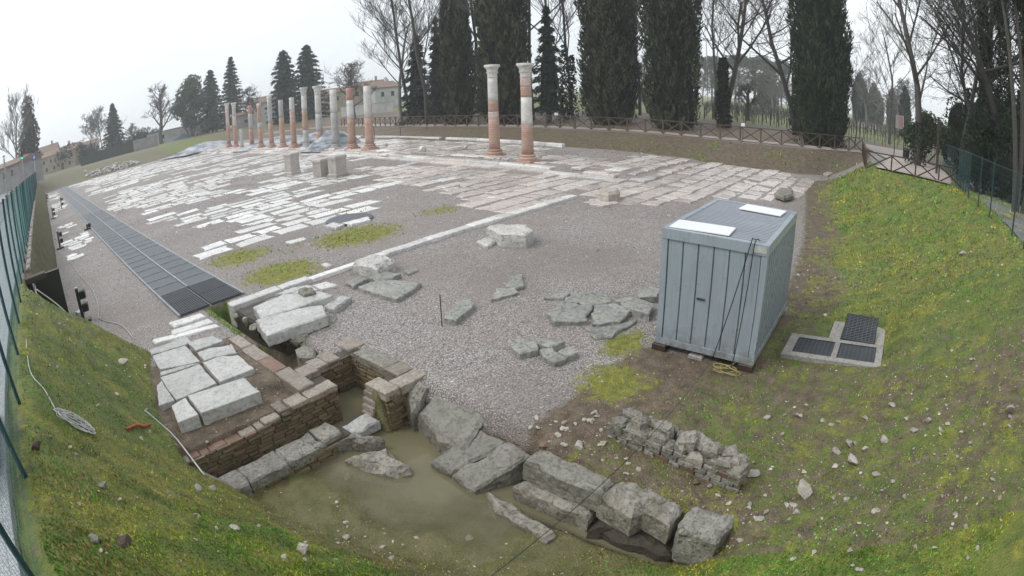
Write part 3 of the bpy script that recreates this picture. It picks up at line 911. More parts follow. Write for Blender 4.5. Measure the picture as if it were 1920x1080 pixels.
# ------------------------------------------------------------------ retaining wall under the street fence
def wall_x(y, t):     # t 0 bottom .. 1 top
    b = np.interp(y, [14, 16.5, 23, 35, 63, 112], [-.02, .03, .10, .28, .5, .7])
    return b + (-.82 - b * .2 - b) * t
mb = MB(); vs, fs = [], []
ys = list(np.arange(15.2, 30, .35)) + list(np.arange(30, 113, 1.4)); T = [0, .12, .25, .4, .55, .7, .85, 1.0]
for y in ys:
    for t in T:
        jx = (vnoise(np.array([y * 1.7]), np.array([t * 6.0]), 5)[0] - .5) * .16 * (0.3 + t * (1 - t) * 3)
        cut = 0
        vs.append((float(wall_x(y, t)) + jx, y, -.1 + t * 2.55 + (vnoise(np.array([y]), np.array([0.0]), 8)[0] - .5) * .12 * t))
    vs.append((-1.15, y, 2.46)); vs.append((-1.15, y, -.2))
m = len(T) + 2
for i in range(len(ys) - 1):
    for k in range(m):
        q = (k + 1) % m
        fs.append((i * m + k, (i + 1) * m + k, (i + 1) * m + q, i * m + q))
fs.append(tuple(range(m))); fs.append(tuple((len(ys) - 1) * m + k for k in range(m - 1, -1, -1)))
mb.add(vs, fs)
rw = empty("retaining_wall", "long battered mossy brown retaining wall below the green street fence", "wall")
mb.build("wall_face", M_MWALL, rw, smooth=True)
y = 16.2
for i in range(60):
    l = rnd.uniform(.35, .75)
    stone_block("cap_stone", [(-1.03, y), (-.86, y), (-.86, y + l - .03), (-1.03, y + l - .03)], 2.38, 2.56 + rnd.uniform(-.03, .04), M_GR, rw, .03, .02, .015, n=2)
    y += l
# culvert mouth at the wall's near end, its shade painted as a black panel, timber lintel, thin pipes
cv = empty("culvert_opening", "black opening under a dark lintel at the near end of the mossy wall", "opening")
mb = MB(); mb.box(-.92, .10, 15.0, 15.19, .2, 2.45); mb.build("black_shade_panel", M_BLK, cv)
mb = MB(); mb.box(-1.05, -.35, 14.9, 15.25, 2.36, 2.5, .02); mb.build("lintel", M_WOODT, cv)
def hose(name, pts, r_, mat, label, cat, n=5, z_on=True, group=None, per=6):
    P = []
    for i in range(len(pts) - 1):
        p0 = Vector(pts[max(i - 1, 0)]); p1 = Vector(pts[i]); p2 = Vector(pts[i + 1]); p3 = Vector(pts[min(i + 2, len(pts) - 1)])
        for k in range(per):
            t = k / per
            P.append(.5 * ((2 * p1) + (p2 - p0) * t + (2 * p0 - 5 * p1 + 4 * p2 - p3) * t * t + (3 * p1 - p0 - 3 * p2 + p3) * t ** 3))
    P.append(Vector(pts[-1]))
    mb = MB(); mb.tube(P, r_, n)
    o = mb.build(name, mat, smooth=True)
    return tag(o, label, cat, group) if label else o
def onz(px, py, z, lift=.02):
    """follow the pixel down to the terrain near height z"""
    for _ in range(9):
        q = G(px, py, z); z2 = Z(q.x, q.y); z = z * .35 + z2 * .65
    q = G(px, py, z); return (q.x, q.y, Z(q.x, q.y) + lift)
hose("pipe", [(-.75, 15.0, 2.3), (-.72, 14.2, 1.9), (-.45, 13.4, 1.25), (-.1, 12.6, .9)], .018, M_PIPE, "thin pale pipe slanting out of the black culvert onto the grass", "pipe")
hose("pipe", [(-.72, 14.7, 2.2), (-.1, 14.35, 1.6), (.45, 14.1, .75), (.9, 13.9, .35)], .02, M_PIPE, "pale pipe leaning across the mouth of the black culvert", "pipe")
hose("pipe", [(-.8, 14.85, 2.35), (-.78, 14.8, 1.7)], .022, M_PIPE, "short upright pale pipe inside the black culvert mouth", "pipe")
hose("garden_hose", [onz(50, 640, 2, .03), onz(58, 700, 2, .03), onz(85, 735, 1.8, .03), onz(110, 780, 1.7, .03)], .009, M_PIPE, "white hose running down the grass from the culvert to the coil", "hose")
c0 = Vector(onz(143, 797, 1.5, .03)); sp = []
for i in range(64):
    a = i * .62; rr = .08 + .14 * (.5 + .5 * math.sin(i * 1.37)) 
    sp.append((c0.x + rr * math.cos(a) * 1.1, c0.y + rr * math.sin(a) * .85, Z(c0.x + rr * math.cos(a), c0.y + rr * math.sin(a) * .85) + .03 + .0009 * i))
hose("hose_coil", sp, .008, M_PIPE, "loose coil of white hose lying on the left grass bank", "hose", per=3)
hose("hose_piece", [onz(240, 808, .9, .04), onz(258, 803, .9, .06), onz(272, 804, .9, .05), onz(284, 800, .9, .06)], .028, M_ORG, "short orange hose piece lying in the grass of the left bank", "hose")
hose("cable", [onz(272, 772, .7, .03), onz(300, 795, .5, .03), onz(340, 845, .15, .04), onz(385, 895, -.1, .04)], .016, M_PIPE, "grey cable along the grass edge beside the brick drain", "cable")

# ------------------------------------------------------------------ drain masonry
dr = empty("brick_drain", "flooded brick lined drain trench with stone coping, beside the big paving slabs", "drain", (3.2, 8.3, 0))
def W(name, x0, x1, y0, y1, z0, z1, mat):     # core walls, kept behind the bricks
    mb = MB(); mb.box(x0 - 3.2, x1 - 3.2, y0 - 8.3, y1 - 8.3, z0, z1); return mb.build(name, mat, dr)
W("wall_core", 1.15, 3.36, 8.335, 8.62, -1.35, -.21, M_MOR)
W("wall_core", 3.362, 4.69, 8.335, 8.62, -1.35, -.10, M_MOR)
W("wall_core", 4.46, 5.72, 9.235, 9.62, -1.35, -.02, M_MOR)
W("wall_core", 5.715, 6.02, 7.9, 9.23, -1.35, -.02, M_MOR)
W("wall_core", 5.12, 5.98, 7.27, 7.82, -1.35, -.03, M_MOR)
W("wall_core", 4.42, 4.73, 8.63, 9.23, -1.35, -.08, M_MOR)
W("lower_wall_core", 1.42, 5.11, 7.5, 7.9, -1.35, -.58, M_MOR)
S3 = (-3.2, -8.3)
def loc_face(ax, ay, bx, by, *a, **k): brick_face(dr, ax + S3[0], ay + S3[1], bx + S3[0], by + S3[1], *a, **k)
loc_face(1.15, 8.335, 4.69, 8.335, -.95, -.02, .078, red=lambda c, z: z > -.40 and c < 2.4 and rnd.random() < .28, ragged=lambda c, z: z > -.21 and c < 2.2)
loc_face(4.46, 9.235, 5.72, 9.235, -.95, -.03, .085)
loc_face(5.715, 9.23, 5.715, 7.9, -.95, -.03, .085)
loc_face(4.73, 8.63, 4.73, 9.23, -.95, -.09, .085)
loc_face(1.42, 7.5, 5.11, 7.5, -.9, -.6, .09)
loc_face(5.12, 7.27, 5.98, 7.27, -.9, -.05, .085, red=lambda c, z: rnd.random() < .35)
loc_face(5.12, 7.82, 5.12, 7.27, -.9, -.05, .085, red=lambda c, z: rnd.random() < .35)
def cap(P, z0, z1, mat, nm="coping_stone", **k):
    return stone_block(nm, [(p[0] + S3[0], p[1] + S3[1]) for p in P], z0, z1, mat, dr, **k)
def rc(x0, x1, y0, y1): return [(x0, y0), (x1, y0), (x1, y1), (x0, y1)]
kw = dict(b=.014, j=.014, top=.008, n=3, side=.01, detail=2, amp=.009)
cap(rc(5.69, 6.16, 9.29, 9.86), -.16, .03, M_BRT, **kw)
cap(rc(5.42, 5.66, 9.27, 9.68), -.16, -.04, M_BRT, **kw)
cap(rc(5.10, 5.41, 9.20, 9.70), -.16, .0, M_BRT, **kw); cap(rc(4.77, 5.08, 9.19, 9.64), -.16, .0, M_BRT, **kw)
cap(rc(5.68, 6.10, 8.05, 9.12), -.14, .03, M_GR, **kw); cap(rc(5.67, 6.07, 7.60, 8.03), -.14, .03, M_BRT, **kw)
cap(rc(5.42, 6.06, 7.22, 7.58), -.14, .03, M_BRT, **kw); cap(rc(5.06, 5.40, 7.24, 7.86), -.14, .03, M_BRT, **kw)
cap(rc(3.98, 4.36, 8.60, 9.62), -.20, .06, M_BRT, **kw); cap(rc(3.98, 4.33, 9.65, 10.4), -.20, .06, M_BRR, **kw)
cap(rc(3.97, 4.32, 10.42, 11.3), -.20, .06, M_BRT, **kw); cap(rc(3.98, 4.28, 11.32, 12.15), -.20, .07, M_BRT, **kw)
cap(rc(4.38, 4.74, 9.02, 9.45), -.20, .04, M_BRT, **kw)
cap(rc(4.02, 4.70, 8.29, 8.62), -.11, -.01, M_BRT, **kw); cap(rc(3.62, 4.0, 8.29, 8.66), -.10, -.02, M_BRT, **kw)
cap(rc(3.38, 3.60, 8.29, 8.80), -.14, -.08, M_GR, **kw); cap(rc(3.0, 3.36, 8.34, 8.86), -.20, -.13, M_BRT, **kw)
x = 1.16
while x < 2.95:
    l = rnd.uniform(.18, .4)
    cap(rc(x, min(x + l - .015, 2.98), 8.31 + rnd.uniform(0, .04), 8.66), -.3, -.17 + rnd.uniform(-.03, .02), rnd.choice([M_BRT, M_BRT, M_BRR]), **kw); x += l
for i in range(4):      # stepped brick courses at the chamber's near corner
    cap(rc(4.92 + .04 * i, 5.14, 7.62 - .03 * i, 7.92), -.62 + i * .13, -.52 + i * .13, M_BRT, "stepped_brick", **kw)
kw2 = dict(b=.03, j=.03, top=.012, n=4, side=.02, detail=3, amp=.022)
cap(rc(1.50, 2.05, 7.42, 7.98), -.75, -.46, M_GP, **kw2); cap(rc(2.08, 2.9, 7.46, 8.0), -.7, -.49, M_GP, **kw2)
cap(rc(2.93, 3.72, 7.48, 8.02), -.7, -.5, M_GP, **kw2); cap(rc(3.75, 4.15, 7.52, 8.06), -.7, -.47, M_GR, **kw2)
cap(rc(4.32, 4.95, 7.42, 7.80), -.75, -.56, M_G, **kw2)

# big paving slabs left of the drain
slab_px = [[(280, 656), (350, 630), (359, 640), (347, 646), (284, 665)], [(351, 642), (400, 629), (419, 639), (367, 657)], [(285, 667), (347, 647), (375, 677), (300, 692)],
           [(369, 660), (393, 652), (435, 646), (444, 661), (400, 669), (383, 676)], [(380, 680), (415, 668), (447, 666), (477, 691), (412, 716)], [(300, 707), (374, 682), (406, 717), (330, 749)],
           [(294, 722), (303, 713), (327, 750), (297, 760)], [(352, 741), (457, 707), (487, 733), (376, 774)], [(321, 760), (347, 745), (371, 776), (333, 791)], [(300, 698), (340, 686), (372, 680), (373, 681), (301, 704)]]
rp = empty("slab_pavement", "large worn grey paving slabs with dark joints between the grass bank and the brick drain", "pavement", (2.8, 10.5, 0))
for P in slab_px:
    stone_block("slab", [(p[0] - 2.8, p[1] - 10.5) for p in PX(P, .15)], -.26, .15 + rnd.uniform(-.008, .008), M_G, rp, .012, .010, .006, n=5, side=.004, detail=2, amp=.010)
for i, (P, lab) in enumerate((([(316, 605), (376, 586), (386, 592), (328, 612)], "upper of three long pale stone bars beside the end of the steel grating"),
                              ([(320, 618), (392, 595), (401, 602), (322, 627)], "middle moulded bar of three long pale stones beside the grating's end"),
                              ([(285, 634), (405, 604), (412, 609), (290, 641)], "lower and thinnest of three long pale stone bars next to the big slabs"))):
    tag(stone_block("stone_bar", PX(P, .12), -.05, .12 - .02 * i, M_W, None, .03, .01, .008, n=5), lab, "stone bar", "pale stone bars at the grating's end")
# high slab platform right of the ditch
pf = empty("slab_platform", "thick cracked grey slabs on rough masonry at the near end of the white kerb", "ruin", (5.8, 12.2, 0))
def pfb(P, z0, z1, mat, **k):
    k.setdefault('detail', 3); k.setdefault('amp', .016); return stone_block("slab", [(p[0] - 5.8, p[1] - 12.2) for p in PX(P, z1)], z0, z1, mat, pf, **k)
pfb([(474, 575), (530, 552), (600, 545), (625, 553), (560, 575), (490, 597)], .05, .30, M_G, b=.025, j=.02, top=.012, side=.01)
pfb([(478, 600), (560, 577), (605, 571), (612, 590), (580, 602), (500, 629), (488, 612)], .02, .30, M_G, b=.03, j=.025, top=.012, side=.01)
pfb([(515, 552), (548, 538), (580, 533), (598, 543), (540, 550)], .05, .27, M_G, b=.025, j=.03, top=.02)
pfb([(607, 572), (640, 553), (660, 556), (626, 578)], .0, .16, M_G, b=.03, j=.02, top=.012)
pfb([(560, 541), (585, 537), (592, 545), (570, 550)], .2, .42, M_GR, b=.05, j=.04, top=.05)
for (cx, cy, s) in ((5.05, 13.2, .5), (4.95, 12.5, .55), (5.0, 11.8, .6), (5.15, 11.2, .6), (5.5, 10.75, .55), (6.0, 10.7, .5), (6.4, 11.0, .5), (4.98, 13.8, .45), (5.3, 10.9, .6)):
    rock("rubble_stone", cx - 5.8, cy - 12.2, s, M_GR, seed=int(cx * 100 + cy), flat=.8, z=-.2, parent=pf)
mb = MB(); mb.prism([(4.95 - 5.8, 13.9 - 12.2), (5.05 - 5.8, 11.0 - 12.2), (6.2 - 5.8, 10.75 - 12.2), (6.5 - 5.8, 12 - 12.2), (5.9 - 5.8, 13.9 - 12.2)], -.8, .03, .05, .03); mb.build("rubble_core", M_MOR, pf)
tag(stone_block("hewn_block", PX([(553, 655), (572, 646), (590, 652), (590, 668), (560, 668)], -.1), -.55, -.08, M_GR, None, .04, .03, .02), "small hewn block standing in the dark ditch below the slab platform", "stone block")

# pale marble kerb across the gravel
kb = empty("marble_kerb", "long straight line of white marble kerb stones crossing the gravel", "kerb", (13, 14.15, 0))
x = 4.95
while x < 21.6:
    l = rnd.uniform(1.0, 2.3)
    if x + l > 21.0: l = 21.7 - x
    wdt = .42 if not 7.2 < x < 9 else .30
    stone_block("kerb_stone", [(p[0] - 13, p[1] - 14.15) for p in rc(x, x + l - .02, 14.0, 14.0 + wdt + rnd.uniform(-.03, .03))], -.2 if x > 6 else -.5, .12 + rnd.uniform(-.015, .02), M_W, kb, .02, .012, .008, n=4, side=.004)
    x += l
for i in range(6):
    stone_block("kerb_stone", [(p[0] - 13, p[1] - 14.15) for p in rc(15.4 + i * 1.0, 16.3 + i * 1.0, 14.5, 14.72)], -.1, .05, M_P, kb, .02, .01, .008, n=3, side=.004)

# the pond's big foundation blocks
FB = "foundation blocks along the pond"
def fb(P, z0, z1, mat, lab, **k):
    kk = dict(b=.05, j=.04, top=.02, n=6, side=.03, detail=3, amp=.032); kk.update(k)
    return tag(stone_block("foundation_block", P, z0, z1, mat, None, **kk), lab, "stone block", FB)
fb([(5.22, 5.5), (6.0, 5.55), (5.95, 6.85), (5.42, 6.85), (5.2, 6.1)], -1.0, -.28, M_BG, "big worn block sloping into the pond below the gravel edge", tilt=(.45, 0), b=.07)
fb([(5.35, 6.95), (5.8, 7.0), (5.95, 7.25), (5.5, 7.3)], -1.0, -.12, M_GR, "narrow ragged rock slope between the drain's corner and the big worn block", tilt=(.5, 0), b=.1, j=.06)
fb([(4.80, 5.42), (4.84, 5.92), (5.74, 5.56), (5.70, 4.98)], -1.0, -.50, M_BG, "upper half of the cracked flat block jutting into the pond", j=.03, tilt=(.40, 0), b=.04)
fb([(4.78, 5.40), (4.74, 4.86), (5.66, 4.40), (5.69, 4.96)], -1.0, -.50, M_BG, "lower half of the cracked flat block jutting into the pond, above the dark pit", j=.03, tilt=(.40, 0), b=.04)
fb(rc(5.20, 5.72, 2.86, 4.25), -.48, -.08, M_BG, "long squared block on a stone footing above the dark pit", j=.02)
fb(rc(5.05, 5.66, 2.95, 4.3), -1.1, -.50, M_GR, "rough stone footing course under the long squared block", j=.05)
fb([(5.08, 2.3), (5.6, 1.75), (5.78, 2.2), (5.72, 2.88), (5.18, 2.9)], -.55, -.06, M_GR, "cracked lumpy block between the squared block and the end block", b=.09, j=.07, top=.05)
fb([(5.12, 1.75), (5.55, 1.72), (5.6, 2.0), (5.2, 2.25)], -.5, -.04, M_GR, "small broken block wedged beside the end block", b=.07, j=.05, top=.04)
fb([(4.98, 1.55), (5.15, 1.66), (5.62, 1.62), (5.64, .95), (5.05, 1.02)], -.6, -.02, M_GP, "end block of the foundation row, cracked across its pale top", b=.05, j=.03)
fb([(5.0, 2.9), (5.5, 2.9), (5.5, 1.6), (5.12, 1.6)], -1.1, -.58, M_MOR, "dark hollowed earth under the lumpy block", b=.1, j=.08)
fb([(4.52, 3.3), (4.72, 3.25), (4.86, 4.25), (4.84, 4.72), (4.62, 4.3)], -1.1, -.72, M_GR, "low mossy wall top curving between pond and dark pit", b=.05, j=.03)
fb([(3.95, 7.45), (4.2, 7.35), (4.42, 7.0), (4.62, 6.9), (4.4, 7.5)], -1.1, -.55, M_GR, "rough stone stub joining the low drain wall to the sunken boulder", b=.06)
fb([(3.85, 7.1), (4.3, 7.05), (4.62, 6.75), (4.55, 6.3), (4.42, 5.95), (4.2, 6.1), (4.0, 6.55)], -1.1, -.66, M_GR, "rounded boulder half sunk in the brown pond", b=.12, j=.05, top=.04)
rock("stone", 3.75, 7.0, .22, M_RK, "small pointed white stone leaning on the low drain wall at the pond", "stone", seed=5)

# ------------------------------------------------------------------ brick ruin with loose stones on top
ru = empty("ruined_wall", "low ruined brick wall topped with loose blackened stones in the foreground grass", "ruined wall", (6.33, 2.3, .09))
rx = lambda y: np.interp(y, [1.1, 3.5], [6.22, 6.52])
mb = MB(); mb.prism([(6.285 - 6.5, 1.12 - 2.3), (6.585 - 6.5, 3.5 - 2.3), (7.0 - 6.5, 3.45 - 2.3), (6.75 - 6.5, 1.2 - 2.3)], -.5, .14, .02, .02); mb.build("wall_core", M_MOR, ru)
brick_face(ru, 6.55 - 6.5, 3.5 - 2.3, 6.25 - 6.5, 1.12 - 2.3, -.32, .17, .095, (.2, .26, .3), mats=[M_GP], red=lambda c, z: rnd.random() < .10)
for row, (off, zz, n) in enumerate(((.11, .17, 10), (.36, .20, 9), (.20, .30, 5))):
    for i in range(n):
        y = 3.4 - (i + .5 + rnd.uniform(-.15, .15)) * 2.25 / n
        if row == 2: y = 3.0 - i * .42
        x = float(rx(y)) + off + rnd.uniform(-.03, .05)
        s = rnd.uniform(.17, .29)
        w2, l2 = s * rnd.uniform(.45, .62), s * rnd.uniform(.5, .75); an = rnd.uniform(-.35, .35); ca, sa = math.cos(an), math.sin(an)
        Q = [(x - 6.5 + ca * a_ * w2 - sa * b_ * l2, y - 2.3 + sa * a_ * w2 + ca * b_ * l2) for a_, b_ in ((-1, -.8), (.1, -1), (1, -.7), (.9, .6), (.2, 1), (-.9, .8))]
        stone_block("loose_stone", Q, zz - .12, zz + rnd.uniform(.03, .12), M_GR if rnd.random() < .75 else M_RK, ru, .035, .03, .03, (rnd.uniform(-.25, .25), rnd.uniform(-.25, .25)), 3, .06, 2, .03)

# ------------------------------------------------------------------ stone fragments on the gravel
def frag(P, z1, mat, lab, grp=None, th=.3, z0=None, nm="stone_fragment", **k):
    kk = dict(b=.02, j=.03, top=.014, n=5, side=.015, detail=3, amp=.022); kk.update(k)
    if mat is M_SL: z1 = z1 * .62; kk['b'] = min(kk['b'], .02); kk['top'] = .012
    return tag(stone_block(nm, PX(P, z1), -.1 if z0 is None else z0, z1, mat, None, **kk), lab, "stone", grp)
frag([(912, 424), (930, 420), (988, 420), (1000, 430), (985, 438), (940, 436)], .48, M_PB, "large pale squared boulder alone on the gravel beside the white kerb", b=.06, j=.03)
frag([(893, 452), (920, 440), (935, 448), (915, 460)], .12, M_PB, "low pale stone lying against the large squared boulder", b=.05)
frag([(660, 492), (690, 476), (728, 476), (740, 487), (705, 500)], .36, M_PB, "pale boulder sitting across the white kerb", b=.08, j=.05, top=.06)
cl = "broken slabs beside the boulder on the kerb"
frag([(670, 537), (720, 522), (790, 530), (770, 545), (745, 560), (700, 548)], .20, M_SL, "largest tilted slab of the broken cluster below the kerb boulder", cl, b=.03)
frag([(690, 518), (720, 508), (752, 512), (735, 522), (705, 527)], .24, M_SL, "middle slab of the broken cluster, just under the kerb boulder", cl)
frag([(647, 528), (675, 517), (690, 522), (662, 537)], .16, M_SL, "small thick slab piece left end of the broken cluster", cl)
frag([(757, 508), (780, 500), (785, 506), (765, 513)], .10, M_SL, "thin dark splinter right end of the broken cluster", cl)
frag([(585, 534), (612, 528), (634, 534), (605, 541)], .08, M_W, "flat pale stone on the gravel above the slab platform", None, b=.02)
frag([(830, 595), (862, 562), (884, 560), (888, 572), (855, 600)], .22, M_SL, "long tapering grey slab lying alone beside the thin marker rod", None, b=.025)
frag([(921, 562), (930, 540), (965, 540), (975, 547)], .14, M_SL, "flat triangular slab, lower of the pair in mid gravel", "pair of slabs in mid gravel", b=.025)
frag([(948, 536), (955, 518), (980, 514), (983, 535), (965, 541)], .16, M_SL, "pointed slab, upper of the pair in mid gravel", "pair of slabs in mid gravel", b=.025)
cl = "greenish slab ruin left of the container"
for P, z, lab in (([(1024, 585), (1060, 565), (1110, 572), (1100, 600), (1040, 603)], .20, "front piece of the shattered greenish slab ruin near the container"),
                  ([(1058, 563), (1075, 548), (1140, 550), (1150, 565), (1112, 571)], .22, "rear long piece of the shattered greenish slab ruin"),
                  ([(1112, 574), (1150, 567), (1190, 580), (1165, 602), (1110, 607)], .22, "centre piece of the shattered greenish slab ruin"),
                  ([(1152, 563), (1180, 555), (1225, 568), (1215, 590), (1192, 580)], .30, "high right piece of the shattered slab ruin overhanging a gap"),
                  ([(1095, 612), (1160, 606), (1195, 598), (1150, 632), (1120, 635)], .10, "low front ledge of the shattered greenish slab ruin"),
                  ([(1020, 557), (1050, 548), (1070, 550), (1055, 558)], .12, "thin splinter at the left of the shattered slab ruin"),
                  ([(1195, 545), (1220, 535), (1238, 540), (1235, 555), (1200, 558)], .30, "grey lump between the slab ruin and the container")):
    frag(P, z, M_SL, lab, cl, b=.03, j=.06, top=.035)
cl = "three stones below the slab ruin"
frag([(955, 645), (975, 632), (1005, 640), (1010, 655), (975, 662)], .24, M_SL, "left stone of the jumbled trio on the gravel in front of the slab ruin", cl, b=.05)
frag([(1005, 640), (1040, 632), (1060, 640), (1030, 650)], .26, M_SL, "upper stone of the jumbled trio on the gravel", cl, b=.05)
frag([(1012, 655), (1035, 650), (1060, 672), (1040, 678), (1020, 668)], .22, M_SL, "lower tilted slab of the jumbled trio on the gravel", cl, b=.05)
frag([(1045, 658), (1068, 648), (1085, 660), (1062, 668)], .22, M_SL, "right stone of the jumbled trio on the gravel", cl, b=.05)
frag([(1117, 357), (1125, 351), (1160, 352), (1161, 358), (1140, 362)], .5, M_RK, "brown rough boulder standing on the pink paving", None, b=.12, j=.06)
frag([(1452, 360), (1460, 352), (1485, 352), (1488, 364), (1470, 368)], .35, M_GR, "dark rough boulder on the paving behind the container", None, b=.1, j=.06, z0=.1)
frag([(1543, 325), (1553, 320), (1562, 324), (1552, 329)], .35, M_RK, "pale rock at the far corner of the paving under the grass slope", None, b=.05, z0=.1)
frag([(608, 422), (625, 417), (645, 420), (630, 427)], .10, M_W, "white flat stone left of the dark round cover", None, b=.02)
frag([(640, 418), (690, 406), (696, 411), (660, 420)], .10, M_W, "white flat stone along the front of the dark round cover", None, b=.02)
frag([(535, 453), (570, 444), (574, 448), (545, 456)], .06, M_W, "small white slab alone between two moss patches", None, b=.02)
frag([(602, 494), (612, 491), (622, 495), (612, 499)], .10, M_W, "small round white stone near the brightest moss patch", None, b=.03)
frag([(1105, 372), (1150, 374), (1160, 380), (1130, 385), (1105, 382)], .10, M_P, "flat slab in front of the brown boulder at the paving edge", None, b=.02)
mb = MB(); q = G(655, 411, .05); mb.lathe([(1.05, -.05), (1.05, .05), (.95, .06)], 28); 
tag(mb.build("well_cover", M_GRT, loc=(q.x, q.y, .03)), "dark round metal cover among white flat stones", "cover")
# thin marker rod
q = G(829, 612, 0); mb = MB(); mb.tube([(0, 0, -.1), (.01, 0, .75)], .012, 6); tag(mb.build("marker_rod", M_DKM, loc=q), "thin dark iron rod standing upright in the gravel", "rod")

# pedestals in front of the portico
def pedestal(px, py, w, d, h, lab, kind):
    q = G(px, py, .04); p = empty("pedestal", lab, "pedestal", q, R(8), "three stone pedestals in front of the columns")
    if kind == 0:
        mb = MB(); mb.prism(rough_poly(rc(-w / 2, w / 2, -d / 2, d / 2), 3, .03), 0, h, .06, .03); mb.build("shaft", M_CP, p)
        mb = MB(); mb.box(-w / 2 - .07, w / 2 + .07, -d / 2 - .07, d / 2 + .07, -.05, .22, .05); mb.build("plinth", M_CP, p)
        mb = MB(); mb.box(-w / 2 - .05, w / 2 + .05, -d / 2 - .05, d / 2 + .05, h - .22, h + .002, .06); mb.build("cornice", M_CP, p)
    else:
        mb = MB(); mb.box(-w / 2, w / 2, -d / 2, d / 2, -.05, h, .05); mb.build("shaft", M_CP, p)
        mb = MB(); mb.box(-w / 2 + .15, w / 2 - .15, -d / 2 - .02, -d / 2 + .03, .18, h - .3); mb.build("carved_panel", M_CG, p)
        for k in range(4):
            mb = MB(); mb.tube([(-w / 2 + .3 + k * w / 5, -d / 2 - .03, .25), (-w / 2 + .24 + k * w / 5, -d / 2 - .05, h * .5), (-w / 2 + .36 + k * w / 5, -d / 2 - .03, h - .35)], .04, 6); mb.build("relief_figure", M_CP, p)
        mb = MB(); mb.box(-w / 2 - .06, w / 2 + .06, -d / 2 - .06, d / 2 + .06, h - .2, h + .01, .05); mb.build("cornice", M_CP, p)
pedestal(549, 326, .85, .85, 1.65, "tall narrow pale pedestal, leftmost of three before the columns", 0)
pedestal(608, 329, 1.3, .9, 1.25, "low wide pedestal with a carved relief panel, before the columns", 1)
pedestal(634, 330, 1.0, .8, 1.45, "plain upright pale pedestal, rightmost of three before the columns", 0)

# steps of the portico
st = empty("portico_steps", "long worn stone steps in front of the row of columns", "steps", (28, 40, 0))
y = 15.2
while y < 104:
    l = rnd.uniform(1.6, 3.2); 
    for k, (o, z) in enumerate(((.0, .14), (.75, .27), (1.6, .40))):
        if y > 32 or k == 0 or (k == 1 and rnd.random() < .75) or (k == 2 and 24 < y and rnd.random() < .6):
            x0 = float(step_x(y)) + o; x1 = float(step_x(y + l)) + o
            if 17 < y < 31 and k == 2: x0 += .5; x1 += .5
            P = [(x0, y), (x0 + .72, y), (x1 + .72, y + l - .03), (x1, y + l - .03)]
            stone_block("step_stone", [(p[0] - 28, p[1] - 40) for p in P], z - .25, z + rnd.uniform(-.02, .02), M_P if rnd.random() < .55 else M_W, st, .03, .02, .012, n=2, side=.003)
    y += l
bk = empty("back_kerb", "pale stone kerb line along the foot of the bank behind the columns", "kerb", (38, 40, 0))
y = 25.5
while y < 62:
    l = rnd.uniform(1.5, 3)
    xa = float(np.interp(y, [25, 34, 44, 62], [37.2, 38.2, 39.0, 41.0])); xb_ = float(np.interp(y + l, [25, 34, 44, 62], [37.2, 38.2, 39.0, 41.0]))
    stone_block("kerb_stone", [(xa - 38, y - 40), (xa + .45 - 38, y - 40), (xb_ + .45 - 38, y + l - .04 - 40), (xb_ - 38, y + l - .04 - 40)], .2, .62, M_W, bk, .04, .02, .02, n=2, side=.003)
    y += l + (1.0 if rnd.random() < .15 else 0)
for px, py, s, lab in ((793, 252, .9, "upright pale stub stone on the kerb behind the columns"), (722, 256, .7, "round ring-like stone on the kerb behind the columns"), (873, 260, .6, "jagged white stone on the kerb behind the two tall columns")):
    x_, y_ = foot(px, py, 46 if px > 750 else 55)
    rock("stone", x_, y_, s, M_CW, lab, "stone", seed=px, flat=1.1)

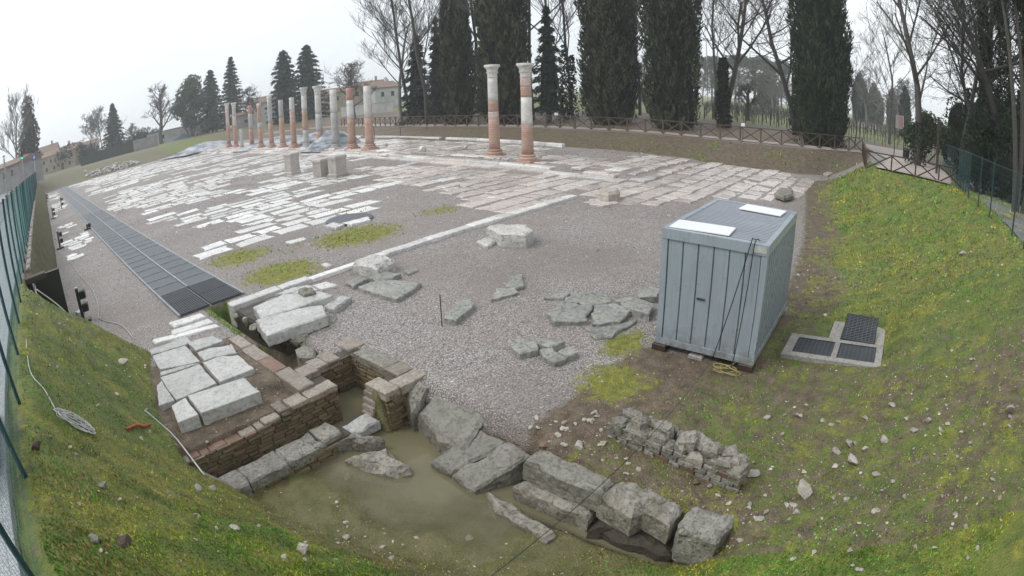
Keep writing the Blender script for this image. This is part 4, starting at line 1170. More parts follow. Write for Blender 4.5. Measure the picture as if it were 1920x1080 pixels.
# ------------------------------------------------------------------ columns
def flute(a, z): return 1 + .03 * math.cos(10 * a)
def column(px, py, topy, segs, capk, lab, D0=.5, rad=.36, z=.45, tilt=0.0):
    q = G(px, py, z)
    D = math.hypot(q.x, q.y)
    h = elev(px - 6 if px < 800 else px - 3, topy, D) - q.z
    c = empty("column", lab, "column", (q.x, q.y, q.z - .05), 0, "standing columns of the portico")
    bm_ = segs[-1][1]
    if h > 3:
        mb = MB(); mb.box(-rad * 1.45, rad * 1.45, -rad * 1.45, rad * 1.45, -.1, .16, .03); mb.build("plinth", bm_ if bm_ is not M_CG else M_CW, c)
        mb = MB(); mb.lathe([(rad * 1.42, .16), (rad * 1.48, .22), (rad * 1.42, .30), (rad * 1.22, .33), (rad * 1.18, .38), (rad * 1.30, .42), (rad * 1.28, .48), (rad * 1.08, .52)], 20); mb.build("base", bm_, c, True)
        z0 = .52
    else: z0 = -.05
    hc = .95 if capk == 1 else (.35 if capk == 2 else 0)
    H_ = h - hc - z0; zt = h - hc
    for frac, mt in segs:
        a = zt - H_ * frac
        r0 = rad * (1.0 - .13 * (zt - z0) / H_); r1 = rad * (1.0 - .13 * (a - z0) / H_)
        k = rnd.uniform(.97, 1.02)
        mb = MB(); n = 4
        mb.lathe([(k * (r1 + (r0 - r1) * i / n), a + (zt - a) * i / n + (.004 if i == 0 else 0)) for i in range(n + 1)], 20, wob=(lambda a_, z_: 1 + .012 * math.sin(5 * a_ + z_ * 3) + .008 * math.sin(11 * a_ - z_ * 7)))
        mb.build("drum", mt, c, True)
        zt = a
    r0 = rad * .87
    if capk == 1:
        mb = MB()
        mb.lathe([(r0 * 1.08, 0), (r0 * 1.12, .06), (r0 * .98, .08), (r0 * 1.0, .3), (r0 * 1.22, .38), (r0 * 1.05, .42), (r0 * 1.12, .6), (r0 * 1.45, .74), (r0 * 1.25, .78)], 32, wob=lambda a_, z_: 1 + (.09 * math.cos(8 * a_ + (math.pi if z_ > .4 else 0)) if .1 < z_ < .76 else 0))
        cp = mb.build("capital", M_CW, c, False, loc=(0, 0, h - hc))
        P = []
        for i in range(16):
            a_ = 2 * math.pi * i / 16; P.append((r0 * 1.35 * (1 + .22 * abs(math.cos(2 * a_)) ** 1.0 * 1) * math.cos(a_ + math.pi / 4), r0 * 1.35 * (1 + .22 * abs(math.cos(2 * a_))) * math.sin(a_ + math.pi / 4)))
        mb = MB(); mb.prism(P, .78, .95, .02); mb.build("abacus", M_CW, cp)
    elif capk == 2:
        mb = MB(); mb.lathe([(r0, 0), (r0 * 1.1, .08), (r0 * 1.02, .12), (r0 * 1.12, .3), (r0 * 1.0, .35)], 16); mb.build("capital", M_CW, c, True, loc=(0, 0, h - hc))
    if tilt: c.rotation_euler = (0, tilt, 0)
    return c
column(430, 275, 193, [(.50, M_CM), (.50, M_CR)], 1, "farthest column at the left end of the row, mottled above red, with capital")
column(443, 275, 192, [(.22, M_CG), (.30, M_CM), (.48, M_CR)], 1, "second column from the row's far left end, grey under its capital, red foot")
column(454, 275, 242, [(1.0, M_CG)], 0, "short broken grey column stub near the far left end of the row", rad=.30)
column(473, 275, 197, [(.22, M_CR), (.40, M_CG), (.38, M_CR)], 0, "column with red top, grey middle and red foot right of the short stub")
column(490, 275, 193, [(.45, M_CB), (.14, M_CG), (.41, M_CB)], 2, "orange brick column with a thin grey band, fifth from the far left")
column(510, 275, 180, [(.55, M_CG), (.45, M_CB)], 2, "sixth column from the far left, grey upper half on orange brick")
column(531, 275, 187, [(.42, M_CG), (.58, M_CB)], 0, "seventh column from the far left, rounded grey top on orange brick, no capital")
column(552, 276, 182, [(.30, M_CW), (.16, M_CM), (.54, M_CB)], 0, "eighth column from the far left, white top, blotched band, orange foot")
column(575, 276, 163, [(.30, M_CW), (.42, M_CB), (.28, M_CG)], 1, "column with capital, white top, brick middle and grey foot")
column(601, 277, 160, [(.40, M_CW), (.36, M_CG), (.24, M_CB)], 1, "tall white and grey column with capital on a short brick foot", rad=.40)
column(630, 278, 167, [(.42, M_CW), (.58, M_CG)], 0, "white topped grey column without capital, third from the row's near end", rad=.40)
column(661, 278, 164, [(.22, M_CR), (.33, M_CW), (.45, M_CB)], 0, "column with red top, white middle and brick foot, second from the row's near end", rad=.40)
column(694, 279, 160, [(.55, M_CW), (.45, M_CB)], 0, "nearest column of the long row, white upper shaft on orange brick", rad=.42)
column(928, 291, 120, [(.33, M_CW), (.15, M_CB), (.09, M_CM), (.43, M_CB)], 1, "left one of the two separate tall columns, white top on long brick shaft", rad=.40, z=.38)
column(990, 302, 117, [(.12, M_CM), (.14, M_CB), (.36, M_CW), (.38, M_CB)], 1, "right one of the two separate tall columns, banded brick and white", rad=.40, z=.38)
# ------------------------------------------------------------------ site container
ct = empty("site_container", "blue grey ribbed steel site container standing on blocks at the gravel's edge", "container", (9.60, 3.18, 0), R(2.0))
CW, CL, ZB, ZT = 2.14, 3.62, .14, 2.52        # container x 0..CL away from the camera, y -CW/2..CW/2
hw = CW / 2
for y in (-hw, hw - .12):
    mb = MB(); mb.box(0, .12, y, y + .12, ZB + .13, ZT - .2, .012); mb.build("corner_post", M_STEEL, ct)
    mb = MB(); mb.box(CL - .12, CL, y, y + .12, ZB + .13, ZT - .2, .012); mb.build("corner_post", M_STEEL, ct)
def frame(z0, z1, ins, nm):
    for (x0, x1, y0, y1) in ((ins, .11, -hw + ins, hw - ins), (CL - .11, CL - ins, -hw + ins, hw - ins), (.112, CL - .112, -hw + ins, -hw + .10), (.112, CL - .112, hw - .10, hw - ins)):
        mb = MB(); mb.box(x0, x1, y0, y1, z0, z1, .012); mb.build(nm, M_STEEL, ct)
frame(ZB, ZB + .128, -.012, "bottom_rail"); frame(ZT - .198, ZT, -.012, "top_rail")
mb = MB(); mb.box(.052, CL - .052, -hw + .08, hw - .08, ZB + .05, ZT - .1); mb.build("inner_shell", M_STEELD, ct)
n = 6
y = -hw + .124; pw = (CW - .248) / n
for i in range(n):     # front panels with a shallow groove between them
    mb = MB(); a, b = y + i * pw + .005, y + (i + 1) * pw - .005
    mb.add([(.05, a, ZB + .13), (.022, a + .012, ZB + .13), (.022, b - .012, ZB + .13), (.05, b, ZB + .13), (.05, a, ZT - .2), (.022, a + .012, ZT - .2), (.022, b - .012, ZT - .2), (.05, b, ZT - .2)],
           [(0, 4, 5, 1), (1, 5, 6, 2), (2, 6, 7, 3)])
    mb.add([(.02, (a + b) / 2 - .05, ZB + .13), (.02, (a + b) / 2 + .05, ZB + .13), (.02, (a + b) / 2 + .05, ZT - .2), (.02, (a + b) / 2 - .05, ZT - .2)], [(0, 3, 2, 1)])
    mb.build("front_panel", M_STEEL, ct)
for side in (-1, 1):
    m = 16; dx = (CL - .248) / m
    for i in range(m):
        x0 = .124 + i * dx; yo = side * (hw - .008); yi = side * (hw - .075)
        mb = MB(); P = [(x0, yi), (x0 + dx * .30, yi), (x0 + dx * .36, yo), (x0 + dx * .74, yo), (x0 + dx * .80, yi), (x0 + dx, yi)]
        vs = [(p[0], p[1], ZB + .13) for p in P] + [(p[0], p[1], ZT - .2) for p in P]
        mb.add(vs, [(k, k + 1, k + 7, k + 6) if side < 0 else (k + 6, k + 7, k + 1, k) for k in range(5)])
        mb.build("side_rib", M_STEEL, ct)
        mb = MB(); ya, yb2 = sorted((side * (hw - .073), side * (hw - .060))); mb.box(x0 + dx * .85, x0 + dx * 1.10 if i < m - 1 else x0 + dx, ya, yb2, ZB + .13, ZT - .2); mb.build("groove_shade", M_STEELD, ct)  # dark strip painting the shade at the bottom of each rib groove
mb = MB(); vs, fs = [], []; m = 27
for i in range(m + 1):
    x0 = .10 + (CL - .2) * i / m
    for j, (dx, dz) in enumerate(((0, -.06), (.012, .012), (.085, .012), (.097, -.06))):
        for yy in (-hw + .09, hw - .09): vs.append((x0 + dx, yy, ZT - .025 + dz))
q = len(vs) // 2
for k in range(q - 1): fs.append((2 * k, 2 * k + 1, 2 * k + 3, 2 * k + 2))
mb.add(vs, [tuple(reversed(f)) for f in fs]); mb.build("roof_sheet", M_ROOF, ct)
mb = MB(); mb.box(-.022, -.015, -hw + .02, -hw + .28, ZT - .155, ZT - .03); mb.build("maker_plate", M_PIPE, ct)
mb = MB(); mb.box(.0, .02, .1, .27, 1.23, 1.27); mb.build("latch", M_STEELD, ct)
for nm, lab, (x0, x1, y0, y1) in (("white_board", "white board lying on the near left corner of the container roof", (.12, .78, -.22, .98)), ("white_board", "white board lying near the far end of the container roof", (2.72, 3.38, -.82, .22))):
    mb = MB(); mb.box(-(x1 - x0) / 2, (x1 - x0) / 2, -(y1 - y0) / 2, (y1 - y0) / 2, 0, .03, .006)
    c_ = Matrix.Rotation(R(2), 3, 'Z') @ Vector(((x0 + x1) / 2, (y0 + y1) / 2, 0))
    tag(mb.build(nm, M_WB, loc=(9.6 + c_.x, 3.18 + c_.y, ZT + .004), rot=(0, .012, R(2 + (4 if x0 < 1 else -3)))), lab, "board")
for k, (dx, dy, lab) in enumerate(((.10, .96, "dark block under the near left corner of the container"), (.12, -.93, "rusty dark block under the near right corner of the container"), (3.4, -.98, "pale concrete block under the far right corner of the container"), (3.4, .96, "block under the far left corner of the container"), (.12, .15, "flat packing tile under the middle of the container front"))):
    c_ = Matrix.Rotation(R(2), 3, 'Z') @ Vector((dx, dy, 0)); mb = MB(); mb.box(-.17, .17, -.15, .15, -.22, ZB - .004 if k != 4 else .07, .015)
    tag(mb.build("support_block", M_CONC if k in (2, 4) else M_WOODT, loc=(9.6 + c_.x, 3.18 + c_.y, 0)), lab, "block", "blocks under the container")
# cables and hoses
corner = Matrix.Rotation(R(2), 3, 'Z') @ Vector((-.03, -hw + .22, 0)); kx, ky = 9.6 + corner.x, 3.18 + corner.y
hose("cable", [(kx + .2, ky, ZT + .02), (kx + .02, ky + .02, ZT + .08), (kx - .04, ky + .05, ZT - .1), (kx - .06, ky + .12, 1.2), (kx - .08, ky + .17, .3), (kx - .12, ky + .2, .03)], .010, M_BLK, "black cable hanging straight down the container's front near its right corner", "cable")
pc = [(kx + .25, ky + .1, ZT + .02), (kx + .02, ky + .1, ZT + .07)]
e0, e1 = Vector((kx - .03, ky + .12, ZT - .02)), Vector((kx - .1, ky + .62, .10))
pc += [tuple(e0.lerp(e1, t)) for t in (0, .5, 1)] 
hose("cable", pc, .010, M_BLK, "black cable slanting down the container front from its right top corner", "cable")
q1 = Vector((kx - .1, ky + .62, .08)); q2 = G(915, 1085, 1.6)
hose("long_cable", [tuple(q1), tuple(q1.lerp(q2, .25) - Vector((0, 0, .10))), tuple(q1.lerp(q2, .5) - Vector((0, 0, .15))), tuple(q1.lerp(q2, .75) - Vector((0, 0, .10))), tuple(q2), tuple(q2 + (q2 - q1).normalized() * .9)], .0042, M_BLK, "thin black cable stretched across the foreground from the container toward the viewer", "cable")
c0 = G(1362, 695, .05); sp = []
for i in range(40):
    a = i * .55; rr = .16 + .07 * math.sin(i * .9); sp.append((c0.x + rr * math.cos(a) * .8, c0.y + rr * math.sin(a) * 1.3, Z(c0.x, c0.y) + .03 + .002 * i))
sp += [(c0.x + .35, c0.y - .1, .12), (c0.x + .45, c0.y - .12, .30)]
hose("hose_coil", sp, .009, M_YEL, "tangled yellow hose lying under the container's front edge", "hose", per=3)

# ------------------------------------------------------------------ inspection covers
mh = empty("inspection_pit", "concrete framed inspection pit with three steel grates, one propped open", "inspection pit", (11.6, .55, 0))
cz = lambda x, y: .16 + .10 * (.6 - y)
def tile(x0, x1, y0, y1, z0, z1, nm, mat, par=mh, b=.01):
    vs = []
    for z in (z0, z1):
        for (x, y) in ((x0, y0), (x1, y0), (x1, y1), (x0, y1)): vs.append((x - 11.6, y - .55, cz(x, y) + z))
    mb = MB(); mb.add(vs, [(3, 2, 1, 0), (4, 5, 6, 7), (0, 1, 5, 4), (1, 2, 6, 5), (2, 3, 7, 6), (3, 0, 4, 7)]); return mb.build(nm, mat, par)
for (a, b, c_, d) in ((10.52, 10.72, -.56, 1.72), (11.52, 11.70, -.56, 1.72), (10.722, 11.518, -.56, -.40), (10.722, 11.518, .50, .62), (10.722, 11.518, 1.52, 1.72), (11.702, 12.5, -.56, -.34), (11.702, 12.5, .54, .82), (12.502, 12.80, -.56, .82)):
    tile(a, b, c_, d, -.2, .075, "concrete_rim", M_CONC)
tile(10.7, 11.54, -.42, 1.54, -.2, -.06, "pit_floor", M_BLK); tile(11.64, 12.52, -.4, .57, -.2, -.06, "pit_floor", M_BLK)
def grate(x0, x1, y0, y1, tilt=0):
    g = bpy.data.objects.new("grate", None); col.objects.link(g); g.parent = mh
    g.location = (x0 - 11.6, y0 - .55, cz(x0, y0) + .072 + (.02 if tilt else 0)); w, l = x1 - x0, y1 - y0
    g.rotation_euler = (R(-5.7), tilt, 0)
    mb = MB()
    for t in np.arange(.02, w, .05): mb.box(t - .009, t + .009, 0, l, -.03, 0)
    mb.build("bar", M_GRT, g)
    mb = MB()
    for t in np.arange(.02, l, .10): mb.box(0, w, t - .006, t + .006, -.026, -.003)
    mb.build("cross_bar", M_GRT, g)
    mb = MB()
    for (a, b, c_, d) in ((-.02, w + .02, -.02, 0), (-.02, w + .02, l, l + .02), (-.02, 0, 0, l), (w, w + .02, 0, l)): mb.box(a, b, c_, d, -.04, .005)
    mb.build("rim", M_DKM, g)
grate(10.74, 11.50, -.38, .48); grate(10.74, 11.50, .64, 1.50); grate(11.70, 12.48, -.30, .50, R(-24))

# ------------------------------------------------------------------ steel grating walkway over the old drain
gw = empty("grating_walkway", "long dark steel grating walkway running along the left side of the forum", "walkway", (4.6, 60, 0))
XL, XC, XR = 3.55, 4.62, 5.72
y = 15.0; i = 0
while y < 110:
    l = (1.25 if i < 2 else 1.05 + .0 * i) if y < 50 else 4.2
    for (a, b) in ((XL, XC - .03), (XC + .03, XR)):
        mb = MB()
        if y < 17.4:
            for t in np.arange(a + .02, b - .01, .075): mb.box(t - .016 - 4.6, t + .016 - 4.6, y - 60 + .01, y + l - 60 - .02, .02, .085)
            for t in np.arange(.1, l, .22): mb.box(a - 4.6, b - 4.6, y - 60 + t, y - 60 + t + .012, .03, .055)
        else:
            mb.box(a - 4.6, b - 4.6, y - 60 + .002, y + l - 60 - .002, .03, .07, .003)
        mb.build("grating_panel", M_GRT, gw)
    if y >= 17.4 and y < 48:
        mb = MB(); mb.box(XL - 4.6, XC - .032 - 4.6, y - 60 - .011, y - 60 + .011, .06, .088); mb.build("seam_strip", M_GRF, gw)
        if rnd.random() < .6 or y < 24:
            mb = MB(); mb.box(XC + .032 - 4.6, XR - 4.6, y - 60 - .011, y - 60 + .011, .06, .088); mb.build("seam_strip", M_GRF, gw)
    y += l; i += 1
mb = MB(); mb.box(XC - .028 - 4.6, XC + .028 - 4.6, 17.5 - 60, 110 - 60, .04, .10); mb.build("centre_rail", M_GRF, gw)
for xx in (XL - .06, XR):
    mb = MB(); mb.box(xx - 4.6, xx + .06 - 4.6, 15 - 60, 110 - 60, -.02, .075); mb.build("side_rail", M_GRF, gw)

# ------------------------------------------------------------------ floodlights on short posts along the wall
def floodlight(px, py, h, lab, two=True, rz=0):
    q = G(px, py, .02); f = empty("floodlight", lab, "floodlight", q, rz, "floodlights along the retaining wall")
    mb = MB(); mb.box(-.28, .28, -.16, .16, -.05, .07, .02); mb.build("base_plate", M_BLK, f)
    mb = MB(); mb.box(-.055, .055, -.055, .055, .07, h, .012); mb.build("post", M_DKM, f)
    for k, (z, s) in enumerate(((h * .80, 1), (h * .42, 1)) if two else ((h * .7, 1),)):
        mb = MB(); mb.box(.08, .30, -.15, .15, z - .13, z + .13, .03); hd = mb.build("lamp_head", M_BLK, f); hd.rotation_euler = (0, 0, 0)
        mb = MB(); mb.box(.301, .312, -.12, .12, z - .10, z + .10); mb.build("lamp_glass", M_GLASS, hd)
        mb = MB(); mb.box(.05, .085, -.02, .02, z - .02, z + .02); mb.build("bracket", M_DKM, hd)
    mb = MB(); mb.box(-.06, .06, -.06, .06, h, h + .04, .01); mb.build("post_cap", M_PIPE, f)
floodlight(158, 603, 1.10, "nearest of the black floodlight posts, with a pale box at its foot", True, R(-10))
floodlight(113, 466, 1.05, "second black floodlight post from the viewer, on a dark plate by the wall", True)
floodlight(100, 410, 1.05, "third black floodlight post from the viewer, close to the wall", True)
floodlight(116, 392, 1.3, "black floodlight post standing beside the grating's left edge", True)
floodlight(88, 378, 1.1, "farthest black floodlight post along the mossy wall", True)
floodlight(164, 430, .35, "small low black fitting beside the grating", False)
q = G(150, 588, .06); mb = MB(); mb.box(-.14, .14, -.17, .17, -.06, .10, .02); jb = mb.build("junction_box", M_PIPE, loc=q, rot=(0, 0, .4)); tag(jb, "pale slotted box on the gravel beside the nearest floodlight", "box")
hose("white_cable", [(.9, 31.0, .03), (1.15, 26.0, .03), (1.45, 22.0, .03), (1.35, 19.0, .03), (1.2, 17.6, .03), (1.75, 16.2, .03), (1.85, 14.6, .05)], .015, M_PIPE, "thin white cable trailing over the gravel past the nearest floodlight", "cable")
a_, b_ = G(160, 641, .12), G(192, 645, .08); mb = MB(); mb.bar(a_, b_, .10, .05); tag(mb.build("plank", M_WOOD), "short reddish plank lying at the top of the left grass bank", "plank")

# ------------------------------------------------------------------ green wire mesh fences
def wire_fence(pts, h, lab, spacing, pr, wy=.05, wz=.10, wr=.0022, wm=None):
    f = empty("mesh_fence", lab, "fence", pts[0])
    o = Vector(pts[0])
    V, F = [], []
    def stick(a, b, r_):
        d = (b - a).normalized(); u = d.cross(Vector((.3, .5, .8))).normalized(); w = d.cross(u); n0 = len(V)
        for p in (a, b):
            for k in range(3):
                an = 2.094 * k; V.append(tuple(p + (u * math.cos(an) + w * math.sin(an)) * r_))
        for k in range(3):
            q = (k + 1) % 3; F.append((n0 + k, n0 + q, n0 + 3 + q, n0 + 3 + k))
    for a, b in zip(pts[:-1], pts[1:]):
        a, b = Vector(a) - o, Vector(b) - o; L = (b - a).length
        for i in range(int(L / wy) + 1):
            p = a.lerp(b, min(1, i * wy / L)); stick(p + Vector((0, 0, .05)), p + Vector((0, 0, h)), wr)
        for k in range(int(h / wz) + 1):
            z = Vector((0, 0, min(h, .05 + k * wz))); stick(a + z, b + z, wr)
        n = max(1, round(L / spacing))
        for i in range(n):
            p = a.lerp(b, i / n); mb = MB(); mb.tube([(0, 0, -.5), (0, 0, h + .06)], pr, 8)
            po = mb.build("post", M_TEALP, f, loc=p, rot=(rnd.uniform(-.015, .015), rnd.uniform(-.02, .02), 0))
    me = np_mesh("wire_mesh", np.array(V), np.array(F)); m_ = link_mesh("wire_mesh", me, wm or M_TEAL, f)
    mb = MB()
    for a, b in zip(pts[:-1], pts[1:]): mb.tube([Vector(a) - o + Vector((0, 0, h)), Vector(b) - o + Vector((0, 0, h))], .012, 6)
    mb.build("top_wire", M_TEALP, f)
    return f
wire_fence([(-1.08, 1.2, 2.64), (-1.06, 30, 2.64), (-1.0, 60, 2.62), (-.95, 112, 2.62)], 2.05, "tall green wire mesh fence along the street on the left", 1.75, .030, .07, .14, .0019)
rp_ = []
for px, py in ((1990, 560), (1945, 500), (1897, 442), (1855, 407), (1815, 372), (1790, 330), (1768, 308), (1752, 296), (1737, 287)):
    z = 2.6 if px > 1800 else (2.35 if px > 1780 else 2.1); rp_.append(tuple(G(px, py, z) - Vector((0, 0, .06))))
wire_fence(rp_, 1.9, "green wire mesh fence beside the gravel track on the right", 1.9, .030, .09, .18, .0015, M_TEALD)

# ------------------------------------------------------------------ wooden cross-braced fences
def cross_fence(pts, h, bay, lab, mat=M_WOOD):
    f = empty("wooden_fence", lab, "fence", pts[0]); o = Vector(pts[0])
    P = [Vector(p) - o for p in pts]; L = [0]
    for a, b in zip(P[:-1], P[1:]): L.append(L[-1] + (b - a).length)
    def at(s):
        for i in range(len(P) - 1):
            if s <= L[i + 1] + 1e-6 or i == len(P) - 2: return P[i].lerp(P[i + 1], (s - L[i]) / (L[i + 1] - L[i]))
    n = max(1, round(L[-1] / bay)); pos = [at(L[-1] * i / n) for i in range(n + 1)]
    for i, p in enumerate(pos):
        mb = MB(); mb.box(-.05, .05, -.05, .05, -.3, h - .03, .01)
        mb.build("post", mat, f, loc=p, rot=(rnd.uniform(-.02, .02), rnd.uniform(-.02, .02), 0))
        if i < n:
            q = pos[i + 1]; up = Vector((0, 0, 1)); d = (q - p).normalized(); sd_ = d.cross(up) * .045
            mb = MB(); mb.bar(p + up * (h + .005), q + up * (h + .005), .12, .07); mb.build("top_rail", mat, f)
            mb = MB(); mb.bar(p + up * .10 + sd_ * .9 + d * .05, q + up * (h - .06) + sd_ * .9 - d * .05, .04, .075); mb.build("brace", mat, f)
            mb = MB(); mb.bar(p + up * (h - .06) - sd_ * .9 + d * .05, q + up * .10 - sd_ * .9 - d * .05, .04, .075); mb.build("brace", mat, f)
    return f
cross_fence([(p.x, p.y, p.z - .02) for p in FP], 1.2, 1.75, "long brown wooden fence with crossed braces on top of the bank behind the forum")
s3 = [G(px, py, 2.0) for px, py in ((1624, 314), (1667, 326), (1707, 334), (1750, 343), (1801, 351))]
for p in s3: p.z = min(2.05, max(1.9, Z(p.x, p.y)))
cross_fence([tuple(s3[0]), tuple(s3[-1])], 1.05, (s3[0] - s3[-1]).length / 4 + .001, "dark wooden fence of four crossed bays at the top of the green slope", M_WOODT)
cross_fence([(FP[-1].x, FP[-1].y, FP[-1].z), (s3[0].x, s3[0].y, s3[0].z)], 1.12, 1.8, "foreshortened stretch of wooden fence joining the long fence to the four-bay one")
# small white notices on the fence
for px, py, lab in ((1043, 214, "small white notice on the long wooden fence right of the two tall columns"), (1393, 234, "small white notice on the long fence left of the big right cypress")):
    i = int(np.argmin([abs(p[0] - px) for p in FENCE])); D = math.hypot(FP[i].x, FP[i].y) - .2
    x_, y_ = foot(px, py, D); z_ = elev(px, py, D); n_ = empty("notice", lab, "sign", (x_, y_, z_ - .12), math.atan2(y_, x_))
    mb = MB(); mb.box(-.01, .01, -.16, .16, 0, .26); mb.build("plate", M_WB, n_)
    mb = MB(); mb.box(.012, .05, -.02, .02, -1.2, .2); mb.build("stake", M_WOODT, n_)
# information board, bins, brown post beyond the slope
def stand(px, py, D):
    x_, y_ = foot(px, py, D); return Vector((x_, y_, Z(x_, y_)))
q = stand(1686, 262, 52); zt = elev(1686, 216, 52); b_ = empty("information_board", "white framed information board with a pink print on two dark posts", "sign", q, math.atan2(q.y, q.x) + .15)
hh = zt - q.z
for s_ in (-.42, .42):
    mb = MB(); mb.box(-.04, .04, s_ * 1.15 - .04, s_ * 1.15 + .04, -.3, hh + .05); mb.build("post", M_DKM, b_)
mb = MB(); mb.box(-.03, .03, -.44, .44, hh - 1.2, hh); mb.build("panel", M_WHITEW, b_)
mb = MB(); mb.box(-.036, -.031, -.36, .12, hh - 1.1, hh - .1); mb.build("print", M_PINK, b_)
for px, py, lab in ((1700, 266, "black litter bin left of the pair under the trees on the right"), (1719, 273, "black litter bin right of the pair, beside the tree trunk")):
    q = stand(px, py, 50); b_ = empty("litter_bin", lab, "bin", q, 0, "pair of litter bins")
    mb = MB(); mb.lathe([(.30, 0), (.34, .8), (.36, .82), (.36, .88), (.33, .90)], 14); mb.build("body", M_BLK, b_, True)
    mb = MB(); mb.lathe([(.38, .95), (.38, 1.0), (.2, 1.08)], 14); mb.build("lid", M_DKM, b_, True)
    for a in (0, 2.1, 4.2):
        mb = MB(); mb.box(.3 * math.cos(a) - .02, .3 * math.cos(a) + .02, .3 * math.sin(a) - .02, .3 * math.sin(a) + .02, .88, .96); mb.build("lid_support", M_DKM, b_)
q = stand(1757, 305, 40); zt = elev(1757, 221, 40); b_ = empty("wooden_post", "tall brown post with a small cap board beside the green fence", "post", q)
mb = MB(); mb.box(-.09, .09, -.09, .09, -.3, zt - q.z); mb.build("shaft", M_WOODT, b_)
mb = MB(); mb.box(-.22, .22, -.35, .15, zt - q.z, zt - q.z + .08); mb.build("cap_board", M_WOOD, b_)
# grey cabinet by the street fence, bottom left corner
cb = empty("utility_cabinet", "grey metal cabinet beyond the mesh fence in the bottom left corner", "cabinet", (-1.55, 5.75, 2.72))
mb = MB(); mb.box(-.3, .2, -.9, .45, 0, .62, .02); mb.build("body", M_GRF, cb)
mb = MB(); mb.box(.2, .215, -.85, .4, .05, .57, .01); mb.build("door", M_TEALP, cb)
# ------------------------------------------------------------------ vegetation builders
_fpx = [f[0] for f in FENCE]; _fd = [math.hypot(p.x, p.y) for p in FP]
def behind(px, D, gap=3.5):      # keep trees behind the wooden fence
    return max(D, float(np.interp(px, _fpx, _fd)) + gap) if 640 < px < 1620 else D
def unit(a): return a / np.maximum(np.linalg.norm(a, axis=1), 1e-9)[:, None]
def leaves(C, A, Nn, L, Wd, colr):
    """diamond sprays: centres C, long axes A, normals Nn, lengths L, widths Wd"""
    A = unit(A); B = unit(np.cross(A, Nn))
    L = L[:, None]; Wd = Wd[:, None]
    n = len(C)
    V = np.stack([C - A * L * .5, C + B * Wd * .5 - A * L * .05, C + A * L * .5, C - B * Wd * .5 - A * L * .05], 1).reshape(-1, 3)
    F = np.arange(4 * n).reshape(n, 4)
    return V, F, np.repeat(colr, 4, 0)
def crown(name, parts, parent, mat=None):
    V, F, C, o = [], [], [], 0
    for v, f, c in parts:
        V.append(v); F.append(f + o); C.append(c); o += len(v)
    me = np_mesh(name, np.concatenate(V), np.concatenate(F), np.clip(np.concatenate(C), 0, 1))
    return link_mesh(name, me, mat or M_LEAF, parent)
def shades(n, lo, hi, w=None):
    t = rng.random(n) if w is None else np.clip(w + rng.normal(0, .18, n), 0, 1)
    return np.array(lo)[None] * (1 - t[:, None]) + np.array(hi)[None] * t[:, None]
def core_lathe(prof, seg, colr, wob=.12, k=0):
    V, F = [], []
    for i, (r_, z) in enumerate(prof):
        for s_ in range(seg):
            a = 2 * math.pi * s_ / seg
            rr = r_ * (1 + wob * (float(vnoise(np.array([a * 2.2]), np.array([z * .9]), k)[0]) - .5) * 2)
            V.append((rr * math.cos(a), rr * math.sin(a), z))
    for i in range(len(prof) - 1):
        for s_ in range(seg):
            q = (s_ + 1) % seg; F.append((i * seg + s_, i * seg + q, (i + 1) * seg + q, (i + 1) * seg + s_))
    return np.array(V, float), np.array(F), np.tile(np.array(colr, float), (len(V), 1))
DG, DG2 = (.008, .013, .008), (.085, .105, .055)
def tree_root(name, label, cat, x, y, group): 
    return empty(name, label, cat, (x, y, Z(x, y) - .05), 0, group)
def trunk_mb(pts, rad, n=7):
    mb = MB(); mb.tube(pts, rad, n); return mb
